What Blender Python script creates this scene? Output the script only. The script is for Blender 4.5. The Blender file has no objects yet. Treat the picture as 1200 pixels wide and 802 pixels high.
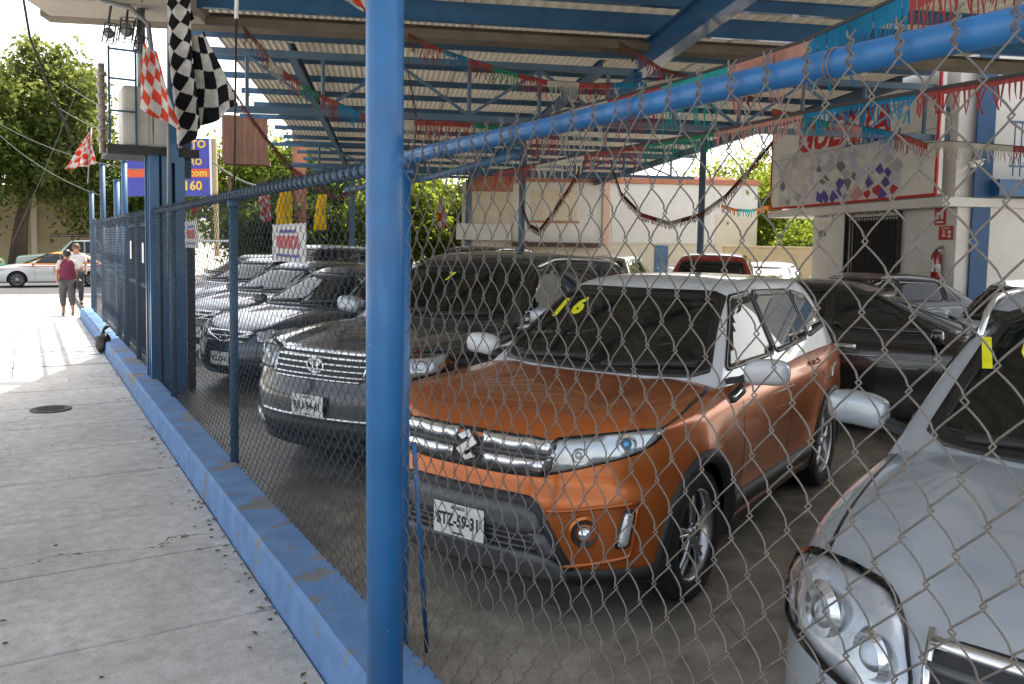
import bpy, bmesh, math, random
import numpy as np
from mathutils import Vector, Matrix
from mathutils.bvhtree import BVHTree
from mathutils import geometry as mgeo
R = math.radians
rnd = random.Random(7)
scene = bpy.context.scene
COL = scene.collection

# ---------------------------------------------------------------- camera
cam_d = bpy.data.cameras.new('camera')
cam = bpy.data.objects.new('camera', cam_d)
COL.objects.link(cam)
scene.camera = cam
cam_d.sensor_width = 36.0
cam_d.lens = 950 / 1200 * 36.0
cam_d.shift_y = -49 / 1200
cam_d.clip_start = 0.05
cam_d.clip_end = 1500
fwd = Vector((0.51327, 0.85559, -0.06726)).normalized()
right = Vector((0.85800, -0.51335, 0.01741)).normalized()
up = right.cross(fwd).normalized()
right = fwd.cross(up).normalized()
cam.matrix_world = Matrix(((right.x, up.x, -fwd.x, 0), (right.y, up.y, -fwd.y, 0),
                           (right.z, up.z, -fwd.z, 1.785), (0, 0, 0, 1)))

# ---------------------------------------------------------------- light
SUN_EL, SUN_AZ = 58.0, 55.0            # azimuth measured from +Y towards +X
world = bpy.data.worlds.new('World')
scene.world = world
world.use_nodes = True
wn = world.node_tree.nodes
sky = wn.new('ShaderNodeTexSky')
sky.sky_type = 'NISHITA'
sky.sun_disc = False
sky.sun_elevation = R(SUN_EL)
sky.sun_rotation = R(SUN_AZ)
sky.air_density = 1.0
sky.dust_density = 3.0
sky.ozone_density = 1.0
bw = wn.new('ShaderNodeRGBToBW'); hz = wn.new('ShaderNodeMix'); hz.data_type = 'RGBA'; hz.inputs[0].default_value = 0.62
wt = wn.new('ShaderNodeMix'); wt.data_type = 'RGBA'; wt.blend_type = 'MULTIPLY'; wt.inputs[0].default_value = 1.0
wt.inputs[7].default_value = (1.04, 1.0, 0.93, 1)          # thin bright haze over the whole sky
L_ = world.node_tree.links
L_.new(sky.outputs[0], bw.inputs[0]); L_.new(sky.outputs[0], hz.inputs[6]); L_.new(bw.outputs[0], hz.inputs[7])
L_.new(hz.outputs[2], wt.inputs[6]); L_.new(wt.outputs[2], wn['Background'].inputs[0])
wn['Background'].inputs[1].default_value = 0.15
sun_d = bpy.data.lights.new('sun', 'SUN')
sun_d.energy = 2.8
sun_d.angle = R(0.53)
sun_d.color = (1.0, 0.95, 0.86)
sun = bpy.data.objects.new('sun', sun_d)
COL.objects.link(sun)
sd = Vector((math.sin(R(SUN_AZ)) * math.cos(R(SUN_EL)), math.cos(R(SUN_AZ)) * math.cos(R(SUN_EL)), math.sin(R(SUN_EL))))
sun.rotation_euler = sd.to_track_quat('Z', 'Y').to_euler()
scene.view_settings.view_transform = 'Standard'
scene.view_settings.look = 'None'
scene.view_settings.exposure = 2.0
scene.view_settings.gamma = 1.0

# ---------------------------------------------------------------- materials
MATS = {}
def mat(name, col, rough=0.6, metal=0.0, coat=0.0, noise=0.0, nscale=8.0, bump=0.0, bscale=60.0,
        spec=0.5, dark2=None, back=None, trans=0.0, emit=None, flake=0.0, stretch=None):
    """a procedural principled material: colour broken up by noise, with fine relief"""
    if name in MATS:
        return MATS[name]
    m = bpy.data.materials.new(name)
    m.use_nodes = True
    nt = m.node_tree
    N, L = nt.nodes, nt.links
    b = N['Principled BSDF']
    b.inputs['Base Color'].default_value = (*col, 1)
    b.inputs['Roughness'].default_value = rough
    b.inputs['Metallic'].default_value = metal
    b.inputs['Specular IOR Level'].default_value = spec
    if coat:
        b.inputs['Coat Weight'].default_value = coat
        b.inputs['Coat Roughness'].default_value = 0.03
    if trans:
        b.inputs['Subsurface Weight'].default_value = 0
    tc = N.new('ShaderNodeTexCoord')
    src = tc.outputs['Object']
    if stretch:
        mp = N.new('ShaderNodeMapping')
        mp.inputs['Scale'].default_value = stretch
        L.new(src, mp.inputs['Vector'])
        src = mp.outputs[0]
    if noise:
        n1 = N.new('ShaderNodeTexNoise')
        n1.inputs['Scale'].default_value = nscale
        n1.inputs['Detail'].default_value = 8
        n1.inputs['Roughness'].default_value = 0.65
        L.new(src, n1.inputs['Vector'])
        rp = N.new('ShaderNodeValToRGB')
        rp.color_ramp.elements[0].position = 0.3
        rp.color_ramp.elements[1].position = 0.7
        c2 = dark2 or tuple(c * (1 - noise) for c in col)
        c1 = tuple(min(1, c * (1 + noise * 0.5)) for c in col)
        rp.color_ramp.elements[0].color = (*c2, 1)
        rp.color_ramp.elements[1].color = (*c1, 1)
        L.new(n1.outputs['Fac'], rp.inputs[0])
        L.new(rp.outputs[0], b.inputs['Base Color'])
        mr = N.new('ShaderNodeMapRange')
        mr.inputs['To Min'].default_value = max(0.02, rough - 0.12)
        mr.inputs['To Max'].default_value = min(1, rough + 0.12)
        L.new(n1.outputs['Fac'], mr.inputs['Value'])
        L.new(mr.outputs[0], b.inputs['Roughness'])
    if flake:
        v = N.new('ShaderNodeTexVoronoi')
        v.inputs['Scale'].default_value = 700
        L.new(src, v.inputs['Vector'])
        bm_ = N.new('ShaderNodeBump')
        bm_.inputs['Strength'].default_value = flake
        bm_.inputs['Distance'].default_value = 0.001
        L.new(v.outputs['Distance'], bm_.inputs['Height'])
        L.new(bm_.outputs[0], b.inputs['Normal'])
    if bump:
        n2 = N.new('ShaderNodeTexNoise')
        n2.inputs['Scale'].default_value = bscale
        n2.inputs['Detail'].default_value = 6
        L.new(src, n2.inputs['Vector'])
        bp = N.new('ShaderNodeBump')
        bp.inputs['Strength'].default_value = bump
        bp.inputs['Distance'].default_value = 0.01
        L.new(n2.outputs['Fac'], bp.inputs['Height'])
        L.new(bp.outputs[0], b.inputs['Normal'])
    if emit:
        b.inputs['Emission Color'].default_value = (*emit, 1)
        b.inputs['Emission Strength'].default_value = 1
    if back:                                  # inner face of a painted panel: trim, not paint
        g = N.new('ShaderNodeNewGeometry')
        d = N.new('ShaderNodeBsdfDiffuse')
        d.inputs[0].default_value = (*back, 1)
        mx = N.new('ShaderNodeMixShader')
        L.new(g.outputs['Backfacing'], mx.inputs[0])
        L.new(b.outputs[0], mx.inputs[1])
        L.new(d.outputs[0], mx.inputs[2])
        L.new(mx.outputs[0], N['Material Output'].inputs[0])
    MATS[name] = m
    return m

def glass(name, tint, ior=1.5, refl=1.0, haze=0.0, hazecol=(.5, .5, .45)):
    m = bpy.data.materials.new(name)
    m.use_nodes = True
    nt = m.node_tree
    N, L = nt.nodes, nt.links
    N.remove(N['Principled BSDF'])
    t = N.new('ShaderNodeBsdfTransparent')
    t.inputs[0].default_value = (*tint, 1)
    g = N.new('ShaderNodeBsdfGlossy')
    g.inputs['Roughness'].default_value = 0.015
    f = N.new('ShaderNodeFresnel')
    f.inputs[0].default_value = ior
    mul = N.new('ShaderNodeMath'); mul.operation = 'MULTIPLY'; mul.use_clamp = True
    mul.inputs[1].default_value = refl
    L.new(f.outputs[0], mul.inputs[0])
    mx = N.new('ShaderNodeMixShader')
    L.new(mul.outputs[0], mx.inputs[0])
    L.new(t.outputs[0], mx.inputs[1])
    L.new(g.outputs[0], mx.inputs[2])
    out = mx
    if haze:                                  # patchy diffuse veil painted on the pane to lift the dark interior
        d = N.new('ShaderNodeBsdfDiffuse'); d.inputs[0].default_value = (*hazecol, 1)
        tc = N.new('ShaderNodeTexCoord'); n = N.new('ShaderNodeTexNoise'); n.inputs['Scale'].default_value = 3
        n.inputs['Detail'].default_value = 6
        L.new(tc.outputs['Object'], n.inputs['Vector'])
        m2 = N.new('ShaderNodeMath'); m2.operation = 'MULTIPLY'; m2.inputs[1].default_value = haze
        L.new(n.outputs['Fac'], m2.inputs[0])
        mx2 = N.new('ShaderNodeMixShader')
        L.new(m2.outputs[0], mx2.inputs[0]); L.new(mx.outputs[0], mx2.inputs[1]); L.new(d.outputs[0], mx2.inputs[2])
        out = mx2
    L.new(out.outputs[0], N['Material Output'].inputs[0])
    MATS[name] = m
    return m

CLOTH = (0.03, 0.03, 0.032)
def paint(name, col, metal=0.35, rough=0.28):
    return mat(name, col, rough=rough, metal=metal, coat=1.0, back=CLOTH, noise=0.04, nscale=1.5)
M_ORANGE = mat('orange_paint', (0.47, 0.125, 0.026), rough=.24, metal=.5, coat=.5, spec=.3, back=CLOTH, noise=.04, nscale=1.5)
M_WHITE = paint('white_paint', (0.62, 0.66, 0.70), 0.0)
M_SILVER = paint('silver_paint', (0.40, 0.45, 0.51), 0.35, 0.32)
M_GREY = paint('slate_grey_paint', (0.045, 0.051, 0.058), 0.4)
M_BGREY = paint('blue_grey_paint', (0.045, 0.060, 0.090), 0.4)
M_BLACK = paint('black_paint', (0.010, 0.010, 0.012), 0.0)
M_RED = paint('red_paint', (0.30, 0.012, 0.012), 0.1)
M_CHAMP = paint('champagne_paint', (0.33, 0.31, 0.27), 0.5)
M_GREEN = paint('green_paint', (0.06, 0.20, 0.11), 0.0)
M_TAXIW = paint('taxi_white_paint', (0.62, 0.62, 0.60), 0.0)
M_TAXIO = paint('taxi_orange_paint', (0.70, 0.26, 0.03), 0.0)
M_TRUCK = paint('pale_green_paint', (0.38, 0.45, 0.40), 0.0)
M_GLASS = glass('tinted_glass', (0.50, 0.57, 0.52), 1.45, 1.0, 0.09, (.16, .20, .16))
M_GLASSD = glass('dark_glass', (0.20, 0.23, 0.24), 1.5, 1.6, 0.05)
M_LENS = glass('clear_lens', (0.93, 0.95, 0.97), 1.5, 1.1)
M_FRIT = mat('black_trim', (0.012, 0.012, 0.013), 0.22, spec=0.5, bump=0.02)
M_PLAST = mat('black_plastic', (0.022, 0.023, 0.025), 0.55, noise=0.3, nscale=30, bump=0.12, bscale=400)
M_GPLAST = mat('grey_plastic', (0.10, 0.105, 0.115), 0.42, metal=0.3, noise=0.15, nscale=20, bump=0.05, bscale=300)
M_CHROME = mat('chrome', (0.86, 0.88, 0.90), 0.13, metal=0.9, noise=0.08, nscale=20)
M_REFL = mat('lamp_reflector', (0.74, 0.77, 0.80), 0.22, metal=0.5, noise=0.12, nscale=18, bump=0.10, bscale=30)
M_TYRE = mat('tyre_rubber', (0.012, 0.012, 0.012), 0.8, noise=0.4, nscale=20, bump=0.3, bscale=120)
M_RIM = mat('alloy', (0.45, 0.46, 0.48), 0.25, metal=0.9, noise=0.15, nscale=12)
M_RIMD = mat('dark_alloy', (0.05, 0.05, 0.055), 0.35, metal=0.7, noise=0.2, nscale=14)
M_SEAT = mat('seat_cloth', (0.055, 0.052, 0.05), 0.9, noise=0.4, nscale=40, bump=0.3, bscale=200)
M_SEATB = mat('beige_seat', (0.28, 0.25, 0.20), 0.8, noise=0.3, nscale=30, bump=0.3, bscale=200)
M_PLATE = mat('plate_white', (0.70, 0.71, 0.70), 0.35, noise=0.15, nscale=30)
M_INK = mat('black_ink', (0.015, 0.015, 0.02), 0.6, noise=0.2)
M_TAIL = mat('tail_lamp_red', (0.35, 0.01, 0.01), 0.15, coat=1.0, noise=0.3, nscale=30)
M_AMBER = mat('amber_lens', (0.60, 0.22, 0.04), 0.2, coat=1.0, noise=0.2)
M_YELLOW = mat('yellow_marker_paint', (0.80, 0.78, 0.02), 0.55, noise=0.15, nscale=20)
M_BLUEL = mat('blue_projector_glass', (0.05, 0.30, 0.55), 0.06, metal=0.5, coat=1.0, noise=0.5, nscale=25)

# ---------------------------------------------------------------- object helpers
def tag(o, label=None, cat=None, group=None, kind=None):
    if label: o['label'] = label
    if cat: o['category'] = cat
    if group: o['group'] = group
    if kind: o['kind'] = kind
    return o

def empty(name, loc=(0, 0, 0), rz=0.0, label=None, cat=None, group=None):
    o = bpy.data.objects.new(name, None)
    o.empty_display_size = 0.2
    COL.objects.link(o)
    o.location = loc
    o.rotation_euler = (0, 0, rz)
    return tag(o, label, cat, group)

def mk(name, V, F, m, parent=None, smooth=True, midx=None, loc=None):
    me = bpy.data.meshes.new(name)
    me.from_pydata([tuple(v) for v in V], [], [tuple(f) for f in F])
    for x in (m if isinstance(m, (list, tuple)) else [m]):
        me.materials.append(x)
    if midx is not None:
        me.polygons.foreach_set('material_index', list(midx))
    if smooth:
        me.polygons.foreach_set('use_smooth', [True] * len(me.polygons))
    me.update()
    o = bpy.data.objects.new(name, me)
    COL.objects.link(o)
    if parent: o.parent = parent
    if loc is not None: o.location = loc
    return o

def mkcopy(src, parent=None, loc=None, rot=None, name=None):
    c = src.copy()
    for k in list(c.keys()):
        if k in ('label', 'category', 'group') and parent is not None:
            del c[k]
    COL.objects.link(c)
    c.parent = parent
    if loc is not None: c.location = loc
    if rot is not None: c.rotation_euler = rot
    return c

def copy_tree(o, parent=None, remap=None):
    c = o.copy()
    COL.objects.link(c)
    c.parent = parent
    if remap and c.type == 'MESH':
        for s in c.material_slots:
            if s.material and s.material.name in remap:
                nm = remap[s.material.name]
                s.link = 'OBJECT'
                s.material = nm
    for ch in list(KIDS.get(o.name, [])) or [x for x in COL.objects if x.parent == o]:
        copy_tree(ch, c, remap)
    return c
KIDS = {}
def index_kids():
    KIDS.clear()
    for x in COL.objects:
        if x.parent: KIDS.setdefault(x.parent.name, []).append(x)

class MB:
    """collects plain shapes and links them as one mesh"""
    def __init__(s): s.V = []; s.F = []; s.I = []; s.mi = 0
    def add(s, V, F):
        n = len(s.V)
        s.V += [tuple(v) for v in V]
        s.F += [tuple(i + n for i in f) for f in F]
        s.I += [s.mi] * len(F)
        return s
    def box(s, c, d, rot=None, bev=0.0):
        hx, hy, hz = d[0] / 2, d[1] / 2, d[2] / 2
        b = min(bev, hx * .9, hy * .9, hz * .9)
        if b <= 0:
            P = [(sx * hx, sy * hy, sz * hz) for sz in (-1, 1) for sx, sy in ((-1, -1), (1, -1), (1, 1), (-1, 1))]
            F = [(3, 2, 1, 0), (4, 5, 6, 7), (0, 1, 5, 4), (1, 2, 6, 5), (2, 3, 7, 6), (3, 0, 4, 7)]
        else:
            P = []; F = []
            rings = [(-hz, b), (-hz + b, 0), (hz - b, 0), (hz, b)]
            for z, ins in rings:
                x, y = hx - ins, hy - ins
                q = b if ins == 0 else b * .4
                P += [(-x + q, -y, z), (x - q, -y, z), (x, -y + q, z), (x, y - q, z), (x - q, y, z), (-x + q, y, z), (-x, y - q, z), (-x, -y + q, z)]
            for r in range(3):
                for i in range(8):
                    j = (i + 1) % 8
                    F.append((r * 8 + i, r * 8 + j, r * 8 + 8 + j, r * 8 + 8 + i))
            F.append(tuple(range(7, -1, -1))); F.append(tuple(range(24, 32)))
        Mx = rot if rot is not None else Matrix.Identity(3)
        c = Vector(c)
        return s.add([Mx @ Vector(p) + c for p in P], F)
    def bar(s, p, q, w, h=None, up=(0, 0, 1)):
        p, q = Vector(p), Vector(q)
        h = h or w
        d = (q - p); L = d.length
        if L < 1e-6: return s
        d.normalize()
        u = Vector(up)
        if abs(d.dot(u)) > .98: u = Vector((1, 0, 0))
        sx = d.cross(u).normalized(); sz = sx.cross(d).normalized()
        P = []
        for e in (p, q):
            for a, b in ((-1, -1), (1, -1), (1, 1), (-1, 1)):
                P.append(e + sx * (a * w / 2) + sz * (b * h / 2))
        return s.add(P, [(0, 1, 2, 3), (7, 6, 5, 4), (0, 4, 5, 1), (1, 5, 6, 2), (2, 6, 7, 3), (3, 7, 4, 0)])
    def ibeam(s, p, q, w, h, t=0.012):
        p, q = Vector(p), Vector(q)
        z = Vector((0, 0, h / 2 - t / 2))
        s.bar(p + z, q + z, w, t); s.bar(p - z, q - z, w, t)
        return s.bar(p, q, t, h - 2 * t)
    def tube(s, pts, r, n=8, cap=True, closed=False):
        pts = [Vector(p) for p in pts]
        m = len(pts)
        rr = r if isinstance(r, (list, tuple)) else [r] * m
        base = len(s.V)
        ref = None
        V = []
        for i, p in enumerate(pts):
            if closed: t = pts[(i + 1) % m] - pts[i - 1]
            else: t = pts[min(i + 1, m - 1)] - pts[max(i - 1, 0)]
            t.normalize()
            if ref is None:
                ref = Vector((0, 0, 1)) if abs(t.z) < .9 else Vector((1, 0, 0))
            a = (ref - t * ref.dot(t)).normalized(); ref = a
            b = t.cross(a)
            for k in range(n):
                an = 2 * math.pi * k / n
                V.append(p + (a * math.cos(an) + b * math.sin(an)) * rr[i])
        F = []
        for i in range(m if closed else m - 1):
            j = (i + 1) % m
            for k in range(n):
                l = (k + 1) % n
                F.append((i * n + k, i * n + l, j * n + l, j * n + k))
        if cap and not closed:
            F.append(tuple(range(n - 1, -1, -1))); F.append(tuple((m - 1) * n + k for k in range(n)))
        return s.add(V, F)
    def lathe(s, prof, axis='z', c=(0, 0, 0), n=24, arc=(0, 360), cap=False):
        """prof: (radius, height) pairs"""
        full = abs(arc[1] - arc[0]) >= 359.9
        m = n if full else n + 1
        V = []
        for (r, h) in prof:
            for k in range(m):
                a = R(arc[0] + (arc[1] - arc[0]) * k / n)
                x, y = r * math.cos(a), r * math.sin(a)
                v = {'z': (x, y, h), 'y': (x, h, y), 'x': (h, x, y)}[axis]
                V.append((v[0] + c[0], v[1] + c[1], v[2] + c[2]))
        F = []
        for i in range(len(prof) - 1):
            for k in range(n):
                l = (k + 1) % m
                f = (i * m + k, i * m + l, i * m + m + l, i * m + m + k)
                F.append(f if axis != 'y' else f[::-1])
        return s.add(V, F)
    def ell(s, c, r, n=12, m=8, rot=None, pw=1.0):
        V = []; c = Vector(c)
        Mx = rot if rot is not None else Matrix.Identity(3)
        def sp(v): return math.copysign(abs(v) ** pw, v)
        for i in range(m + 1):
            ph = math.pi * i / m
            for k in range(n):
                th = 2 * math.pi * k / n
                V.append(Mx @ Vector((r[0] * sp(math.sin(ph)) * sp(math.cos(th)), r[1] * sp(math.sin(ph)) * sp(math.sin(th)), r[2] * sp(math.cos(ph)))) + c)
        F = [(i * n + k, i * n + n + k, i * n + n + (k + 1) % n, i * n + (k + 1) % n) for i in range(m) for k in range(n)]
        return s.add(V, F)
    def prism(s, poly, h, M4=None):
        """poly in xy, extruded 0..h along z"""
        n = len(poly)
        V = [Vector((x, y, 0)) for x, y in poly] + [Vector((x, y, h)) for x, y in poly]
        if M4 is not None: V = [M4 @ v for v in V]
        F = [tuple(range(n - 1, -1, -1)), tuple(range(n, 2 * n))] + [(i, (i + 1) % n, n + (i + 1) % n, n + i) for i in range(n)]
        return s.add(V, F)
    def build(s, name, m, parent=None, smooth=False, loc=None):
        return mk(name, s.V, s.F, m, parent, smooth, s.I if isinstance(m, (list, tuple)) else None, loc)

def text_mesh(name, txt, size, m, parent, M4, bold=0.0, shear=0.0, depth=0.001, width=None, align='CENTER', sx=1.0):
    cu = bpy.data.curves.new(name, 'FONT')
    cu.body = txt; cu.size = size; cu.offset = bold; cu.shear = shear; cu.extrude = depth
    cu.align_x = align; cu.align_y = 'CENTER'; cu.resolution_u = 2
    t = bpy.data.objects.new(name, cu)
    COL.objects.link(t)
    dg = bpy.context.evaluated_depsgraph_get()
    me = bpy.data.meshes.new_from_object(t.evaluated_get(dg))
    bpy.data.objects.remove(t)
    bpy.data.curves.remove(cu)
    S = Matrix.Scale(1, 4)
    k = sx
    if width:
        xs = [v.co.x for v in me.vertices]
        k = width / max(1e-6, max(xs) - min(xs))
    me.transform(M4 @ Matrix.Diagonal((k, 1, 1, 1)))
    me.materials.clear(); me.materials.append(m)
    me.name = name
    o = bpy.data.objects.new(name, me)
    COL.objects.link(o)
    o.parent = parent
    return o

def frame(o, xdir, updir):
    """matrix with local x, y(=up) and z = x cross up, at o"""
    x = Vector(xdir).normalized(); z = x.cross(Vector(updir)).normalized(); y = z.cross(x)
    return Matrix(((x.x, y.x, z.x, o[0]), (x.y, y.y, z.y, o[1]), (x.z, y.z, z.z, o[2]), (0, 0, 0, 1)))

# ---------------------------------------------------------------- lamps, grilles, badges
def disc(mb, c, d, r0, r1, h0=0.0, h1=0.0, n=20):
    """ring between radii r0 and r1 facing d"""
    d = Vector(d).normalized(); a = d.orthogonal().normalized(); b = d.cross(a); c = Vector(c)
    V = []
    for r, h in ((r0, h0), (r1, h1)):
        for k in range(n):
            t = 2 * math.pi * k / n
            V.append(c + d * h + (a * math.cos(t) + b * math.sin(t)) * r)
    return mb.add(V, [(k, (k + 1) % n, n + (k + 1) % n, n + k) for k in range(n)])
def lamp(I, key, pts, inner=(), name='headlight', base=None, lens=None, rim=True, amber=None, off=.022, soft=.12):
    pj = I['PJ'][key]; root = I['root']
    uv = chaikin([pj.uv(p) for p in pts], 2, soft)
    v, f = pj.patch(uv, .004, .04, .012, uv=True)
    hb = mk(name, v, f, base or M_REFL, root)
    if amber:
        a = [pj.uv(p) for p in amber]; v, f = pj.patch(a, .009, .04, .004, uv=True); mk('indicator', v, f, M_AMBER, hb)
    for (p, r, m) in inner:
        c = pj.hit(pj.uv(p), .0); q = MB(); n = (c - (c - pj.d)).normalized()
        e_ = max(0, off - .022) * .9; c = c + n * e_
        disc(q, c, n, r * 1.40, r * 1.12, .002 - e_ * .6, .012, 28); disc(q, c, n, r * 1.12, r * .95, .012, -.004, 28)
        q.build('lamp_bezel', M_CHROME, hb, True)
        q = MB(); q.ell(c - n * r * .45, (r * .9, r * .9, r * .9), 18, 12); q.build('projector', m, hb, True)
    if rim:
        v, f = pj.patch(inset(uv, -.003), .005, .05, .010, uv=True, hole=inset(uv, .003)); mk('lamp_seal', v, f, M_FRIT, hb)
    if lens is not False:
        v, f = pj.patch(uv, off, .04, off - .003, uv=True); mk('lamp_lens', v, f, lens or M_LENS, hb)
    return hb
def panel(I, key, pts, name, m, off=.005, skirt=.01, parent=None, soft=.1, step=.05, n=2):
    pj = I['PJ'][key]
    uv = chaikin([pj.uv(p) for p in pts], n, soft) if n else [pj.uv(p) for p in pts]
    v, f = pj.patch(uv, off, step, skirt, uv=True)
    return mk(name, v, f, m, parent or I['root'])
def bar(I, key, pts, w, name, m, off=.012, h=.012, parent=None):
    v, f = I['PJ'][key].ribbon(pts, w, off, h=h); return mk(name, v, f, m, parent or I['root'])
def yz(L): return [(0, y, z) for y, z in L]
S_HALF = [(0, 1), (-.98, .30), (.25, -.50), (0, -.66), (-.45, -.38), (-.95, -.62)]
def emblem_s(I, y, z, r):
    pj = I['PJ']['F']; p = S_HALF + [(-a, -b) for a, b in S_HALF]
    v, f = pj.patch([pj.uv((0, y - a * r * .95, z + b * r)) for a, b in p], .030, .02, .022, uv=True)
    mk('emblem', v, f, M_RIM, I['root'], False)
def emblem_rings(I, y, z, r):
    pj = I['PJ']['F']; c = pj.hit((0, 0), 0); x = pj.hit(pj.uv((0, y, z)), .02).x; q = MB()
    for (cy, cz, ry, rz) in ((0, 0, r, r * .68), (0, 0, r * .30, r * .66), (0, r * .28, r * .62, r * .30)):
        q.tube([(x, y + cy + ry * math.cos(t), z + cz + rz * math.sin(t)) for t in np.linspace(0, 2 * math.pi, 29)[:-1]], r * .085, 8, closed=True)
    q.build('emblem', M_CHROME, I['root'], True)
def emblem_h(I, y, z, r):
    pj = I['PJ']['F']; x = pj.hit(pj.uv((0, y, z)), .02).x; q = MB()
    q.tube([(x, y + r * math.cos(t), z + r * .85 * math.sin(t)) for t in np.linspace(0, 2 * math.pi, 25)[:-1]], r * .09, 6, closed=True)
    for s in (-1, 1): q.bar((x, y + s * r * .45, z - r * .6), (x, y + s * r * .6, z + r * .6), r * .16)
    q.bar((x, y - r * .5, z), (x, y + r * .5, z), r * .16)
    q.build('emblem', M_CHROME, I['root'])
def tails(I, pts, key='Bk'):
    for m_ in (pts, mir(pts)): panel(I, key, m_, 'tail_light', M_TAIL, .012, .012)
def badge_text(I, txt, pts, size, m, key='PFw', name='price_mark', bold=.012, off=.012, shear=0.2):
    pass

def windshield_text(I, txt, y, z, size, m, tilt=0, bold=.02):
    """marker digits painted on the windshield, seen from the front"""
    pj = I['PF']
    cu = bpy.data.curves.new('price_mark', 'FONT'); cu.body = txt; cu.size = size; cu.offset = bold * size; cu.shear = -.12
    cu.align_x = 'CENTER'; cu.align_y = 'CENTER'; cu.resolution_u = 2
    t = bpy.data.objects.new('price_mark', cu); COL.objects.link(t)
    dg = bpy.context.evaluated_depsgraph_get(); me = bpy.data.meshes.new_from_object(t.evaluated_get(dg))
    bpy.data.objects.remove(t); bpy.data.curves.remove(cu)
    bm = bmesh.new(); bm.from_mesh(me)
    bmesh.ops.triangulate(bm, faces=bm.faces)
    Q = []
    for v in bm.verts:
        a = R(tilt); x, yy = v.co.x * math.cos(a) - v.co.y * math.sin(a), v.co.x * math.sin(a) + v.co.y * math.cos(a)
        Q.append(pj.uv((0, y + x, z + yy * .72)))
    P = pj.hitv(Q, .0115)
    for v, p in zip(bm.verts, P): v.co = p
    bm.to_mesh(me); bm.free(); me.materials.clear(); me.materials.append(m); me.name = 'price_mark'
    o = bpy.data.objects.new('price_mark', me); COL.objects.link(o); o.parent = I['root']
    return o

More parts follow.
